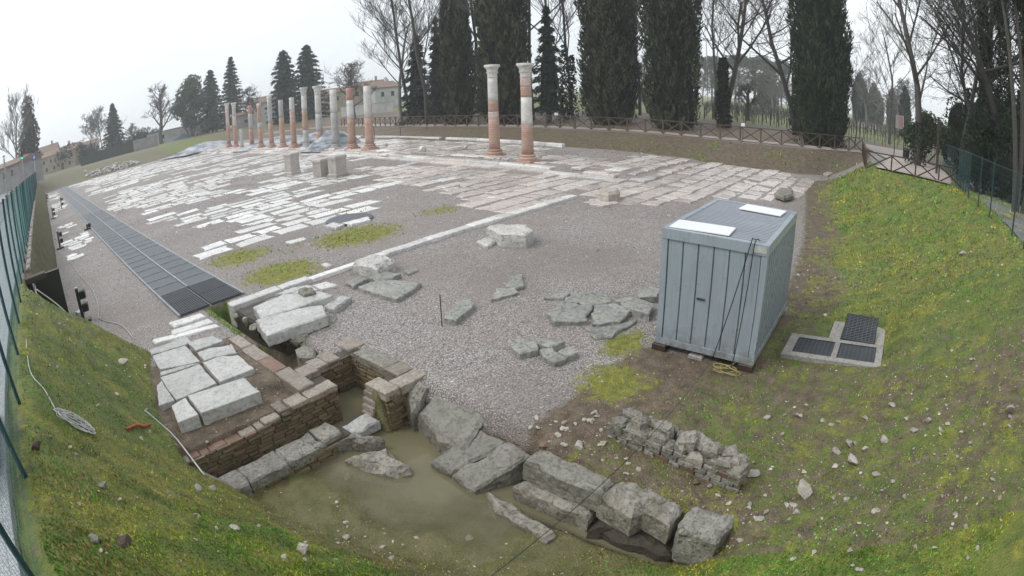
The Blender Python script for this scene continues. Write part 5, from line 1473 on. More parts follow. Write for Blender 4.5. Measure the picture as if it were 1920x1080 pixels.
def cypress(px, py, D, wpx, h, lab, n=8000, base=.1, taper=.35, lo=DG, hi=DG2, seed=0, bulge=.4):
    D = behind(px, D); x, y = foot(px, py, D); t = tree_root("cypress", lab, "tree", x, y, "tall cypresses behind the wooden fence")
    Rr = math.radians(wpx * .0567) * D / 2
    trunk_mb([(0, 0, -.2), (0, 0, h * .5), (0, 0, h * .95)], [.35, .25, .05]).build("trunk", M_BARK, t)
    def prof(u): return Rr * np.interp(u, [0, .03, .12, bulge, .7, .9, 1], [.5, .72, .9, 1.0, .5 + .5 * taper + .18, taper, .04])
    z = base + (h - base) * rng.random(n) ** 1.12
    a = rng.random(n) * 2 * math.pi
    u = (z - base) / (h - base)
    lob = .5 * fbm(a * 1.6 + seed, z * .30, seed) + .5 * fbm(a * 3.2 + seed, z * .5, seed + 2); lob2 = fbm(a * 7 + seed, z * 1.1, seed + 5)
    r_ = prof(u) * (.50 + .90 * lob + .32 * (lob2 - .5)) * (1 - .14 * rng.random(n) ** 2) * np.where(rng.random(n) < .10, rng.uniform(1.0, 1.14, n), 1)
    C = np.stack([r_ * np.cos(a), r_ * np.sin(a), z], 1)
    out = np.stack([np.cos(a), np.sin(a), 0 * a], 1)
    A = out * rng.uniform(.1, .75, n)[:, None] + np.stack([rng.normal(0, .25, n), rng.normal(0, .25, n), rng.uniform(.6, 1, n)], 1)
    Nn = out + rng.normal(0, .45, (n, 3))
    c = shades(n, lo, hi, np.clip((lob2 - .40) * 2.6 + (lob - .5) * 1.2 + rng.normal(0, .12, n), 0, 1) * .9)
    p1 = leaves(C, A, Nn, rng.uniform(.35, .95, n) * D / 58, rng.uniform(.12, .27, n) * D / 58, c)
    K = max(12, n // 75); la = rng.random(K) * 6.283; lz = base + (h - base) * rng.random(K) ** 1.1 * .97; lr = prof((lz - base) / (h - base)) * rng.uniform(.74, 1.0, K)
    lw = rng.uniform(.25, .62, K) * Rr / 2.6; lh = rng.uniform(.8, 2.2, K) * Rr / 2.6; tone = rng.random(K) ** 1.3
    m = 60; idx = np.repeat(np.arange(K), m); d = unit(rng.normal(0, 1, (K * m, 3)))
    ctr = np.stack([lr * np.cos(la), lr * np.sin(la), lz], 1)[idx]
    wv = np.where(d[:, 2] > 0, 1 - .6 * d[:, 2], 1.0)
    Cl = ctr + np.stack([d[:, 0] * lw[idx] * wv, d[:, 1] * lw[idx] * wv, d[:, 2] * lh[idx]], 1)
    Al = d * [.5, .5, .2] + np.stack([rng.normal(0, .2, K * m), rng.normal(0, .2, K * m), rng.uniform(.6, 1, K * m)], 1)
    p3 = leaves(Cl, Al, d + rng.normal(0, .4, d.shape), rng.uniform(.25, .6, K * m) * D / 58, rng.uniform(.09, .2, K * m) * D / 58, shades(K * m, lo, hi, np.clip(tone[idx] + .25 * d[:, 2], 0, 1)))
    us = np.linspace(0, 1, 14)
    p2 = core_lathe([(float(prof(q)) * .74, base + (h - base) * q) for q in us], 14, tuple(np.array(lo) * .9), .10, seed)
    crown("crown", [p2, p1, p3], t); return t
def grow(mb_tr, mb_tw, p, d, L, r_, lev, maxlev, spread, r2, up=.15, twig=.02, nseg=3, curve=.18):
    """one limb and what grows from it"""
    pts, rad = [p.copy()], [r_]
    q = p.copy(); dd = d.copy()
    for i in range(nseg):
        dd = (dd + Vector((r2.gauss(0, curve), r2.gauss(0, curve), r2.gauss(0, curve * .6) + up * .3))).normalized()
        q = q + dd * (L / nseg); pts.append(q.copy()); rad.append(max(twig * .6, r_ * (1 - .55 * (i + 1) / nseg)))
    (mb_tr if lev <= 1 else mb_tw).tube(pts, rad, 6 if lev == 0 else (4 if lev == 1 else 3), cap=False)
    if lev >= maxlev: return
    nb = {0: r2.randint(9, 12), 1: r2.randint(5, 7), 2: r2.randint(4, 6), 3: r2.randint(3, 4)}.get(lev, 2)
    for k in range(nb):
        f = (.28 + .72 * (k + r2.random()) / nb) if lev == 0 else r2.uniform(.25, 1.0)
        i = min(int(f * nseg), nseg - 1); ft = f * nseg - i
        s = pts[i].lerp(pts[i + 1], ft)
        if lev == 0:
            a = k * 2.4 + r2.uniform(-.5, .5); e = r2.uniform(.15, .75) + up + .7 * f * f
            nd = Vector((math.cos(a), math.sin(a), e)).normalized(); ll = L * (.62 - .42 * f) * r2.uniform(.75, 1.15)
        else:
            ax = Vector((r2.gauss(0, 1), r2.gauss(0, 1), r2.gauss(0, .6))).normalized()
            nd = (dd * (1 - spread) + ax * spread + Vector((0, 0, up * .5))).normalized(); ll = L * r2.uniform(.40, .68)
        rr = max(twig, rad[i] * r2.uniform(.38, .58))
        grow(mb_tr, mb_tw, s, nd, ll, rr, lev + 1, maxlev, spread, r2, up, twig, 3, curve)
def bare_tree(px, py, D, toppy, lab, seed, r0=.22, spread=.55, lev=4, group="bare winter trees", bark=None, fork=.38, up=.25, twig=.016, h=None, ivy=0, ivyh=.5, lean=0.0, curve=.24, name="bare_tree"):
    D = behind(px, D, 5); x, y = foot(px, py, D); t = tree_root(name, lab, "tree", x, y, group)
    h = h or elev(px, toppy, D) - Z(x, y); r2 = random.Random(seed)
    a, b = MB(), MB()
    grow(a, b, Vector((0, 0, -.2)), Vector((lean, lean * .3, 1)).normalized(), h * .93, r0, 0, lev, spread, r2, up, twig * D / 55, 5, curve * .45)
    a.build("trunk", bark or M_BARK, t, True); b.build("crown", bark or M_BARK, t)
    if ivy:
        n = ivy; z = h * ivyh * rng.random(n) ** .9; an = rng.random(n) * 6.283
        bl = fbm(an * 1.2, z * .9, seed)
        rr = (r0 * (1 - .5 * z / h) + .06 + (1.5 * np.clip(bl - .38, 0, 1) + .25) * (1 - z / (h * ivyh)) ** .7) * rng.uniform(.6, 1.15, n)
        C = np.stack([rr * np.cos(an) + lean * z, rr * np.sin(an) + lean * .3 * z, z], 1); o_ = np.stack([np.cos(an), np.sin(an), 0 * an], 1)
        crown("ivy", [leaves(C, rng.normal(0, 1, (n, 3)), o_ + rng.normal(0, .5, (n, 3)), rng.uniform(.18, .34, n) * D / 50, rng.uniform(.14, .26, n) * D / 50, shades(n, (.008, .014, .008), (.035, .052, .026)))], t)
    return t
def fir(px, py, D, toppy, wpx, lab, seed, n=5000, lo=(.02, .032, .028), hi=(.06, .085, .065), shape=1.0, base=.06, group="distant conifers", droop=.25, name="fir_tree", zadd=0):
    D = behind(px, D, 6); x, y = foot(px, py, D); t = tree_root(name, lab, "tree", x, y, group)
    h = elev(px, toppy, D) - Z(x, y); Rr = math.radians(wpx * .0567) * D / 2
    trunk_mb([(0, 0, -.3), (0, 0, h * .97)], [.015 * h + .1, .03]).build("trunk", M_BARK, t)
    lay = max(9, int(h / 1.1)); 
    u = (np.floor(rng.random(n) ** 1.15 * lay) + rng.normal(.5, .16, n)) / lay; u = np.clip(u, 0, .995)
    nb = 9; br = rng.integers(0, nb, n); a = (br + _hash(br, np.floor(u * lay), seed)) / nb * 6.283 + rng.normal(0, .17, n)
    rm = Rr * (1 - u) ** shape * (.72 + .5 * _hash(br * 3, np.floor(u * lay), seed + 3)) + .1
    f = rng.random(n) ** .6; r_ = rm * f
    z = h * base + h * (1 - base) * u - droop * r_ + rng.normal(0, .08, n)
    C = np.stack([r_ * np.cos(a), r_ * np.sin(a), z], 1)
    o_ = np.stack([np.cos(a), np.sin(a), 0 * a - droop], 1)
    s = D / 100
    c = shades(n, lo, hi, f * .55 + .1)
    us = np.linspace(0, 1, 9)
    p2 = core_lathe([(Rr * (1 - q) ** shape * .45 + .05, h * base + h * (1 - base) * q) for q in us], 9, lo, .25, seed)
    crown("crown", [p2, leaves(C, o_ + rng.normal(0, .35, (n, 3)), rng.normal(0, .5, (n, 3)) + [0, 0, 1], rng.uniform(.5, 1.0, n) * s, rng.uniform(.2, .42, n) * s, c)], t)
    return t
def blob_crown(blobs, n, size, lo, hi, seed=0, core=True):
    """leaf sprays over the skins of several ellipsoids ((x,y,z),(rx,ry,rz))"""
    parts = []
    w = np.array([b[1][0] * b[1][2] for b in blobs]); w = w / w.sum()
    for i, (c, r_) in enumerate(blobs):
        m = max(30, int(n * w[i])); d = unit(rng.normal(0, 1, (m, 3)))
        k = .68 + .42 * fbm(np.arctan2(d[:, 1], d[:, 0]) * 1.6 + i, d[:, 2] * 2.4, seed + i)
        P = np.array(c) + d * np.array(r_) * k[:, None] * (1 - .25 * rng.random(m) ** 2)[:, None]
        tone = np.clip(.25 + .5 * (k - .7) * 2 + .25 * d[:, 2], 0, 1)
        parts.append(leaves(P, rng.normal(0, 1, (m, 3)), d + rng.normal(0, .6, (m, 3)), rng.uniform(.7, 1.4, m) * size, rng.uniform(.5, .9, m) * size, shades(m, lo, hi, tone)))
        if core:
            sp = core_lathe([(max(.02, math.cos(q)) * .60, math.sin(q) * .60) for q in np.linspace(-1.5, 1.5, 7)], 9, tuple(np.array(lo) * .9), .15, seed + i)
            parts.append((sp[0] * np.array(r_) + np.array(c), sp[1], sp[2]))
    return parts
def bush(px, py, D, blobs, n, size, lab, lo=(.012, .02, .010), hi=(.05, .07, .03), name="bush", cat="bush", group=None, seed=0, stem=True, trunk=None, x=None, y=None):
    if x is None: x, y = foot(px, py, D)
    t = tree_root(name, lab, cat, x, y, group)
    if stem:
        mb = MB()
        for (c, r_) in blobs: mb.tube([(c[0] * .2, c[1] * .2, -.2), (c[0] * .7, c[1] * .7, c[2] * .5), tuple(c)], [.10, .07, .03] if not trunk else [trunk, trunk * .8, trunk * .4], 5)
        mb.build("trunk" if cat == "tree" else "stem", M_BARK, t)
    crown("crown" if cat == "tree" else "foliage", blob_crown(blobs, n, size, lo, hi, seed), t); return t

# ------------------------------------------------------------------ the tall cypresses
cypress(858, 216, 60, 66, 19.0, "narrow dark cypress leaning at the left end of the cypress row", 6500, taper=.42, seed=1)
cypress(945, 216, 58, 92, 24, "huge dark cypress directly behind the two separate tall columns", 11000, taper=.75, seed=2)
cypress(1146, 218, 57, 108, 24, "massive cypress, middle of the row, right of the slender spruce", 11000, taper=.75, seed=3)
cypress(1262, 225, 54, 104, 23, "massive cypress right of the middle one, left of the ivy-clad bare tree", 11000, taper=.72, seed=4)
cypress(1542, 250, 46, 116, 21, "broad cypress standing alone at the right end of the long fence", 12000, taper=.62, seed=5, lo=(.012, .022, .014), hi=(.055, .078, .042))
fir(1030, 216, 60, 8, 74, "slender dark spruce between two massive cypresses", 11, 6500, (.012, .022, .016), (.045, .07, .05), .8, .10, "conifers between the cypresses", .3)
fir(785, 216, 68, 62, 80, "ragged dark conifer at the left edge of the wood", 12, 4200, (.014, .022, .018), (.05, .066, .052), .75, .05, "conifers between the cypresses", .35)
fir(822, 216, 72, 30, 60, "tall dark conifer just left of the narrow leaning cypress", 13, 3600, (.014, .022, .018), (.05, .066, .052), .8, .05, "conifers between the cypresses", .35)
fir(905, 214, 74, 100, 46, "small conifer filling the gap left of the huge cypress", 14, 2200, (.014, .022, .018), (.05, .066, .052), .8, .05, "conifers between the cypresses", .35)

# ------------------------------------------------------------------ bare trees
bare_tree(754, 217, 58, 15, "bare pale tree at the left end of the wood, crown free against the sky", 3, .26, .5, 4, bark=M_BARKP, up=.3)
bare_tree(770, 217, 64, -60, "taller bare tree behind the ragged conifer", 17, .26, .42, 4, up=.35)
bare_tree(800, 217, 66, -120, "tall bare tree rising beside the narrow leaning cypress", 5, .26, .45, 4, up=.35)
bare_tree(880, 216, 66, -160, "bare slender trunk between the narrow and the huge cypress", 6, .24, .42, 4, up=.4)
bare_tree(1000, 216, 63, -120, "bare tree right behind the huge cypress, branches over the spruce", 7, .24, .5, 4, up=.3)
bare_tree(1060, 217, 60, -160, "leafless slender tree, left of a pair before the middle cypress", 8, .20, .4, 4, up=.4, ivy=500, ivyh=.35)
bare_tree(1074, 217, 62, -150, "leafless slender tree, right of a pair before the middle cypress", 9, .20, .4, 4, up=.4, ivy=500, ivyh=.3)
bare_tree(1200, 220, 66, -100, "bare tree showing in the gap between the two massive cypresses", 10, .22, .45, 4, up=.35)
bare_tree(1357, 230, 56, -60, "bare tree with a thick ivy-clad trunk between cypresses", 23, .32, .5, 4, up=.28, ivy=2600, ivyh=.42)
bare_tree(1492, 246, 56, -60, "bare tree with long arching branches left of the lone broad cypress", 25, .30, .62, 4, up=.2, lean=-.14, ivy=900, ivyh=.4)
bare_tree(1340, 226, 70, -90, "thin bare tree behind the ivy-clad trunk", 26, .2, .5, 4, up=.3)
bare_tree(1602, 265, 46, 85, "thin young bare sapling right of the lone broad cypress", 27, .07, .5, 3, bark=M_BARKP, up=.35)
bare_tree(1722, 275, 44, -90, "large bare tree with several upright limbs beside the litter bins", 31, .34, .42, 4, bark=M_BARK, up=.38, ivy=500, ivyh=.2)
bare_tree(1668, 255, 70, 40, "bare tree of fine twigs behind the information board", 32, .2, .5, 4, up=.3)
bare_tree(1800, 290, 40, -80, "bare twiggy tree at the edge of the dark right wood", 33, .22, .5, 4, up=.3)
bare_tree(1402, 221, 74, 152, "low pollarded tree with a spreading crown in the vineyard", 35, .35, .75, 4, up=.22, twig=.02, name="pollard_tree")
bare_tree(1215, 222, 78, 150, "low tangled bare shrub tree in the gap beside the massive cypresses", 36, .2, .7, 4, up=.2)
bare_tree(302, 258, 165, 168, "big pollarded bare tree at the far end beside the white building", 41, .7, .6, 4, up=.3, group="far bare trees", name="pollard_tree")
bare_tree(30, 305, 140, 200, "slender bare tree at the far left of the street", 42, .4, .45, 4, up=.35, group="far bare trees", bark=M_BARKP)
bare_tree(165, 268, 200, 218, "small bare tree left of the far fir", 43, .3, .6, 4, up=.3, group="far bare trees", bark=M_BARKP)
bare_tree(193, 268, 205, 206, "faint bare tree close behind the far fir's left side", 44, .3, .55, 4, up=.3, group="far bare trees", bark=M_BARKP)
bare_tree(665, 210, 105, 122, "bare garden tree between the columns and the wood", 45, .3, .6, 4, up=.3, group="far bare trees")
bare_tree(250, 262, 210, 235, "low bare tree right of the far fir", 46, .25, .6, 4, up=.3, group="far bare trees", bark=M_BARKP)
bare_tree(468, 225, 150, 168, "bare shrub tree behind the far left columns", 47, .3, .65, 4, up=.25, group="far bare trees")
for i in range(4):
    px = (1815, 1838, 1868, 1910)[i]
    bare_tree(px, 300, 42 + 2 * i, -100, ("first", "second", "third", "fourth")[i] + " of the dark leafless trees crowding the right wood, counted from the bins", 140 + i, .2, .6, 4, up=.12, bark=M_BARKD, h=15 + i, ivy=900, ivyh=.45)
# hazy wood beyond the vineyard
src = None
for i in range(16):
    px = 1165 + i * 35 + (i * 37) % 17; D = 120 + (i * 29) % 70
    if 1480 < px < 1600: px -= 110
    lab = "hazy leafless tree of the far wood beyond the vineyard"
    if i < 3:
        t_ = bare_tree(px, 212, D, 140, lab, 160 + i, .28, .62, 4, group="hazy trees beyond the vineyard", up=.12, h=12, twig=.022, bark=M_BARKP); src = (src or []) + [t_]
    else:
        s0 = src[i % 3]; x_, y_ = foot(px, 212, D); c_ = s0.copy(); col.objects.link(c_); c_.location = (x_, y_, Z(x_, y_)); c_.rotation_euler = (0, 0, i * 1.7); k_ = .8 + .07 * ((i * 5) % 6); c_.scale = (k_, k_, k_)
        for ch in s0.children:
            d_ = ch.copy(); col.objects.link(d_); d_.parent = c_
# russet tree by the street
bush(57, 300, 145, [((0, 0, 6), (3.6, 3.6, 6)), ((.6, 0, 13), (3.2, 3.2, 6.5)), ((0, .4, 19), (2.2, 2.2, 4.5)), ((-1.2, 0, 10), (3, 3, 5))], 2600, .75, "tall russet-brown leafy tree at the far end of the street", (.055, .042, .04), (.12, .095, .088), "russet_tree", "tree", None, 3, True, .3)

# ------------------------------------------------------------------ far conifers
fir(215, 270, 190, 193, 66, "dark symmetrical fir far left behind the street", 51, 4200, shape=.9)
fir(437, 232, 165, 106, 64, "layered cedar rising above the far left columns", 52, 4200, shape=.8, droop=.05)
fir(398, 234, 172, 130, 62, "broad grey conifer left of the layered cedar", 53, 4200, shape=.6)
fir(536, 222, 140, 93, 80, "left one of the two big dark firs above the middle columns", 54, 5600, (.016, .028, .026), (.05, .075, .062), .55, .02)
fir(580, 222, 138, 83, 92, "right one of the two big dark firs above the middle columns, taller", 55, 6200, (.016, .028, .026), (.05, .075, .062), .6, .02)
bush(358, 240, 168, [((0, 0, 13), (5, 5, 4)), ((-3, 1, 9), (3.5, 3.5, 3.5)), ((3, 0, 10), (4, 4, 3.6)), ((0, 0, 5.5), (3.6, 3.6, 3.4)), ((1, 0, 16), (3.5, 3.5, 3))], 2600, .8, "rounded green pine left of the grey conifers", (.03, .05, .03), (.09, .12, .06), "pine_tree", "tree", "distant conifers", 5, True, .3)
bush(268, 262, 185, [((0, 0, 3), (6, 4, 3.5)), ((5, 0, 2.5), (4, 4, 3)), ((-5, 0, 2.2), (4, 3, 2.6))], 1200, .7, "dark hedge mass between the far fir and the pollarded tree", (.02, .03, .022), (.055, .07, .05), "hedge", "hedge")
bush(130, 285, 190, [((0, 0, 4), (7, 4, 4)), ((8, 0, 3), (5, 4, 3.4))], 900, .8, "blurred dark shrubs behind the cream house", (.03, .035, .03), (.075, .075, .07), "hedge", "hedge")
# stone pines and distant cypresses
for i, (px, py, tp, w, D, lab) in enumerate(((1335, 205, 108, 62, 215, "far umbrella pine, leftmost of the pale row behind the vineyard"), (1385, 207, 105, 58, 220, "far umbrella pine, second of the pale row behind the vineyard"), (1425, 210, 108, 56, 225, "far umbrella pine, third of the pale row behind the vineyard"), (1465, 213, 117, 52, 230, "far umbrella pine, rightmost of the pale row behind the vineyard"))):
    x, y = foot(px, py, D); h = elev(px, tp, D) - Z(x, y); t = tree_root("umbrella_pine", lab, "tree", x, y, "far umbrella pines"); Rr = math.radians(w * .0567) * D / 2
    mb = MB(); mb.tube([(0, 0, -.3), (.3, 0, h * .5), (0, 0, h * .72)], [.45, .35, .25], 6)
    for k in range(6):
        a = k * 1.05; mb.tube([(0, 0, h * (.5 + .03 * k)), (Rr * .4 * math.cos(a), Rr * .4 * math.sin(a), h * .72), (Rr * .7 * math.cos(a), Rr * .7 * math.sin(a), h * .84)], [.2, .13, .06], 4)
    mb.build("trunk", M_BARK, t)
    bl = [((Rr * .62 * math.cos(k * 1.05 + i), Rr * .62 * math.sin(k * 1.05 + i), h * (.85 + .02 * (k % 3))), (Rr * .5, Rr * .5, h * .13)) for k in range(6)] + [((0, 0, h * .92), (Rr * .6, Rr * .6, h * .13)), ((Rr * .2, -Rr * .2, h * .97), (Rr * .4, Rr * .4, h * .09))]
    crown("crown", blob_crown(bl, 1500, 1.0, (.03, .045, .03), (.085, .11, .06), 60 + i), t)
for px, py, D, w, tp, lab in ((1612, 222, 150, 30, 142, "grey distant cypress right of the lone broad cypress"), (1672, 226, 175, 20, 170, "small grey distant cypress behind the information board"), (1640, 222, 190, 34, 165, "faint rounded grey tree between two distant cypresses"), (1352, 206, 170, 26, 130, "faint cypress far behind the ivy-clad trunk"), (1440, 212, 180, 40, 145, "faint dark tree mass below the umbrella pines"), (1697, 232, 120, 22, 165, "grey distant cypress at the left of the right wood")):
    x, y = foot(px, py, D); cypress(px, py, D, w, elev(px, tp, D) - Z(x, y), lab, 1600, .3, .4, (.03, .04, .036), (.07, .085, .075), px, .45)["group"] = "far cypresses"

# ------------------------------------------------------------------ the dark wood on the right
LO, HI = (.006, .010, .006), (.030, .044, .022)
bush(1728, 262, 53, [((0, 0, 2.2), (1.6, 1.6, 1.8)), ((.8, -1.2, 3.0), (1.7, 1.7, 1.6)), ((-.3, 1.0, 2.4), (1.4, 1.4, 1.5)), ((.5, -2.6, 2.6), (1.6, 1.6, 1.9)), ((.2, -.4, 4.0), (1.3, 1.3, 1.1))], 2600, .26, "glossy green laurel bush beside the litter bins", (.015, .026, .010), (.075, .11, .04))
bush(1800, 290, 47, [((0, 0, 2.0), (2.0, 2.0, 2.2)), ((1.0, -1.8, 2.4), (2.0, 2.0, 2.4)), ((0, -3.4, 2.2), (2.0, 2.0, 2.4)), ((.8, -1.0, 4.2), (1.8, 1.8, 1.6))], 3200, .26, "dark evergreen thicket behind the brown post", LO, HI)
bush(1830, 320, 34, [((0, 0, 1.8), (1.7, 1.7, 2.0)), ((.6, -1.8, 2.0), (1.8, 1.8, 2.2)), ((.8, -3.4, 1.8), (1.8, 1.8, 2.0)), ((1.2, -.8, 3.8), (1.6, 1.6, 1.6)), ((1.2, -2.6, 4.0), (1.7, 1.7, 1.6))], 3400, .22, "low ivy thicket beyond the gravel track on the right", LO, HI)
bush(1895, 335, 31, [((0, 0, 1.6), (1.5, 1.5, 1.8)), ((.5, -1.7, 1.9), (1.6, 1.6, 2.0)), ((1.0, -3.2, 2.1), (1.8, 1.8, 2.2)), ((1.3, -.6, 3.6), (1.6, 1.6, 1.7)), ((1.5, -2.2, 4.6), (1.8, 1.8, 2.0))], 3600, .20, "dark ivy thicket at the right edge beyond the green fence", LO, HI)
for i, (px, py, D, lab) in enumerate(((1850, 300, 38, "ivy-covered trunk rising from the dark right wood, left one"), (1885, 300, 36, "ivy-covered trunk rising from the dark right wood, middle one"), (1925, 310, 33, "ivy-covered trunk at the very right edge of the picture"))):
    bare_tree(px, py, D, -200, lab, 70 + i, .3, .5, 4, up=.15, ivy=6500, ivyh=.85, group="ivy-clad trees of the right wood", name="ivy_tree", h=18, bark=M_BARKD)
bush(1800, 270, 55, [((0, 0, 4), (2.4, 2.4, 4)), ((1, -3, 5), (2.6, 2.6, 4.5)), ((.5, -6, 5), (3, 3, 5)), ((1, -9, 5.5), (3, 3, 5.5)), ((0, -12, 6), (3.4, 3.4, 6))], 4200, .34, "tall dark evergreen mass filling the back of the right wood", LO, HI, "evergreen_tree", "tree", None, 9, True, .16)
bush(1905, 20, 24, [((0, 0, 9.3), (1.6, 2.2, .8)), ((-.6, .9, 9.9), (1.2, 1.4, .7)), ((.8, -1.6, 9.4), (1.6, 2, 1.0))], 1700, .17, "leafy evergreen bough overhanging the top right corner", (.012, .022, .010), (.05, .075, .03), "evergreen_tree", "tree", None, 12, True, .14)
# ditch moss bush under the grating
bush(0, 0, 0, [((0, 0, .10), (.26, .5, .30)), ((-.05, .5, .12), (.22, .3, .26))], 900, .06, "dark green moss and weeds hanging in the ditch below the grating", (.012, .022, .008), (.05, .085, .022), "ditch_weeds", "plant", None, 2, False, None, 4.72, 13.9)

# ------------------------------------------------------------------ vineyard rows behind the fence
for i in range(9):
    D = 66 + i * 6.5
    a0, a1 = foot(1320 + i * 2, 215, D), foot(1712, 240, D * 1.0)
    L = math.hypot(a1[0] - a0[0], a1[1] - a0[1]); m = int(L / 1.0)
    v = empty("vine_row", ["nearest", "second", "third", "fourth", "fifth", "sixth", "seventh", "eighth", "farthest"][i] + " row of leafless vines on stakes behind the long fence", "vine row", (a0[0], a0[1], 0), 0, "vineyard rows")
    mb, mc = MB(), MB()
    for k in range(m + 1):
        x, y = a0[0] + (a1[0] - a0[0]) * k / m, a0[1] + (a1[1] - a0[1]) * k / m; z = Z(x, y)
        mb.tube([(x - a0[0], y - a0[1], z - .1), (x - a0[0] + rnd.uniform(-.05, .05), y - a0[1], z + 1.9)], .035 + .01 * (i > 4), 4)
        px_, py_ = x - a0[0] + .3, y - a0[1]
        mc.tube([(px_, py_, z - .1), (px_ + rnd.uniform(-.15, .15), py_, z + .5), (px_ + rnd.uniform(-.2, .2), py_, z + .95)], [.05, .04, .03], 4)
        for j in range(8):
            mc.tube([(px_, py_, z + .9), (px_ + rnd.uniform(-.7, .7), py_ + rnd.uniform(-.2, .2), z + rnd.uniform(1.2, 1.6)), (px_ + rnd.uniform(-1, 1), py_ + rnd.uniform(-.4, .4), z + rnd.uniform(1.2, 2.2))], [.024, .018, .014], 3, False)
    mb.build("stakes", M_BARK, v)["kind"] = "stuff"; mc.build("vines", M_BARKP if i % 2 else M_BARK, v)["kind"] = "stuff"

# thin post and wire garden fence behind the wooden one
gf = empty("wire_fence", "thin dark post and wire fence between the cypresses and the vineyard", "fence", (0, 0, 0))
P = [foot(px, py, 63) for px, py in ((700, 218), (1000, 214), (1320, 226), (1500, 240), (1700, 258))]
for a, b in zip(P[:-1], P[1:]):
    m = int(math.hypot(b[0] - a[0], b[1] - a[1]) / 2.6)
    for k in range(m):
        x, y = a[0] + (b[0] - a[0]) * k / m, a[1] + (b[1] - a[1]) * k / m; mb = MB(); mb.tube([(0, 0, -.2), (0, 0, 1.7)], .03, 5); mb.build("post", M_DKM, gf, loc=(x, y, Z(x, y)))
    mb = MB()
    for zz in (.5, 1.0, 1.6): mb.tube([(a[0], a[1], Z(*a) + zz), (b[0], b[1], Z(*b) + zz)], .012, 3, False)
    mb.build("wire", M_DKM, gf)

def MB_lamp(q, h):
    mb = MB(); mb.tube([(0, 0, h), (-.6, 0, h + .15), (-1.3, 0, h + .15)], .05, 6); mb.build("arm", M_GRF, q)
    mb = MB(); mb.box(-1.9, -1.2, -.14, .14, h + .10, h + .22, .03); mb.build("lamp_head", M_GRF, q)
# ------------------------------------------------------------------ buildings
def house(px, py, D, w, d, h, rh, rz, lab, wall, roof, wins, seed=0, name="house", door=None, chimney=True, hip=False):
    x, y = foot(px, py, D); q = empty(name, lab, "house", (x, y, Z(x, y) - .1), rz)
    mb = MB(); mb.box(-w / 2, w / 2, 0, d, 0, h); mb.build("wall", wall, q)
    e = .45; mb = MB()
    if rh > 0:
        yi = d / 2
        xi = d / 2 if hip else 0
        top = [(-w / 2 - e + xi, yi, h + rh), (w / 2 + e - xi, yi, h + rh)]
        vs = [(-w / 2 - e, -e, h - .05), (w / 2 + e, -e, h - .05), (w / 2 + e, d + e, h - .05), (-w / 2 - e, d + e, h - .05)] + top + [(-w / 2 - e, -e, h + .13), (w / 2 + e, -e, h + .13), (w / 2 + e, d + e, h + .13), (-w / 2 - e, d + e, h + .13)]
        mb.add(vs, [(3, 2, 1, 0), (0, 1, 7, 6), (1, 2, 8, 7), (2, 3, 9, 8), (3, 0, 6, 9), (6, 7, 5, 4), (8, 9, 4, 5), (7, 8, 5), (9, 6, 4)])
    else: mb.box(-w / 2 - .15, w / 2 + .15, -.15, d + .15, h, h + .25)
    rf = mb.build("roof", roof, q)
    if chimney and rh > 0:
        mb = MB(); mb.box(w * .2, w * .2 + .7, d / 2 - .4, d / 2 + .3, h + rh * .5, h + rh + 1.2); mb.build("chimney", wall, rf)
    for (wx, wz, ww, wh) in wins:
        mb = MB(); mb.box(wx - ww / 2 - .1, wx + ww / 2 + .1, -.08, .05, wz - .1, wz + wh + .1); f = mb.build("window", M_WHITEW, q)
        mb = MB(); mb.box(wx - ww / 2, wx + ww / 2, -.10, -.082, wz, wz + wh); mb.build("pane", M_GLASS, f)
    if door:
        mb = MB(); mb.box(door - .55, door + .55, -.07, .02, 0, 2.2); mb.build("door", M_WOODT, q)
    return q
face = lambda px, py: math.atan2(ray(px, py).y, ray(px, py).x) - math.pi / 2
house(108, 312, 190, 16, 9, 5.6, 2.0, face(108, 300) - .5, "long cream two-storey house at the far end of the street", M_CREAM, M_TILE, [(-6, 3.4, 1, 1.3), (-2.8, 3.4, 1, 1.3), (.8, 3.4, 1, 1.3), (4.2, 3.4, 1, 1.3), (6.6, 3.4, .9, 1.3), (-5, .9, 1, 1.3), (-1.5, .9, 1, 1.3), (5.5, .9, 1, 1.3)], door=2.2)
house(88, 300, 215, 9, 8, 8.0, 2.4, face(88, 300) - .2, "taller brownish house behind the long cream house", M_GREYW, M_TILE, [(-2.4, 5.2, 1, 1.4), (0, 5.2, 1, 1.4), (2.4, 5.2, 1, 1.4)])
house(8, 335, 120, 12, 8, 5.0, 1.2, face(14, 330) - .9, "dark grey building at the left edge across the street", M_GREYW, M_TILE, [(-3.5, 2.8, 1, 1.4), (0, 2.8, 1, 1.4), (3.5, 2.8, 1, 1.4), (-3.5, .6, 1, 1.4)], chimney=False)
house(322, 259, 175, 17, 6, 3.6, 0, face(322, 250) - .15, "long low white flat building right of the pollarded tree", M_WHITEW, M_GREYW, [(4.5, 1.4, .9, 1.2), (-3, 1.4, 1.1, 1.2)], chimney=False)
house(366, 250, 172, 8, 6, 4.2, 0, face(366, 250) - .2, "small white flat building with one dark window beside the low white one", M_WHITEW, M_GREYW, [(2.2, 1.8, 1, 1.2)], chimney=False)
house(170, 268, 225, 8, 8, 6.0, 1.8, face(170, 262) + .2, "white house half hidden by small bare trees", M_WHITEW, M_TILE, [(-1.5, 3, 1, 1.3), (1.6, 3, 1, 1.3)])
house(640, 216, 185, 14, 8, 6.6, 1.6, face(640, 200) + .2, "cream house seen between the near columns of the row", M_CREAM, M_TILE, [(-4, 3.8, 1, 1.4), (-1, 3.8, 1, 1.4), (3, 3.8, 1, 1.4), (-4, 1, 1, 1.4), (2.5, 1, 1, 1.4)])
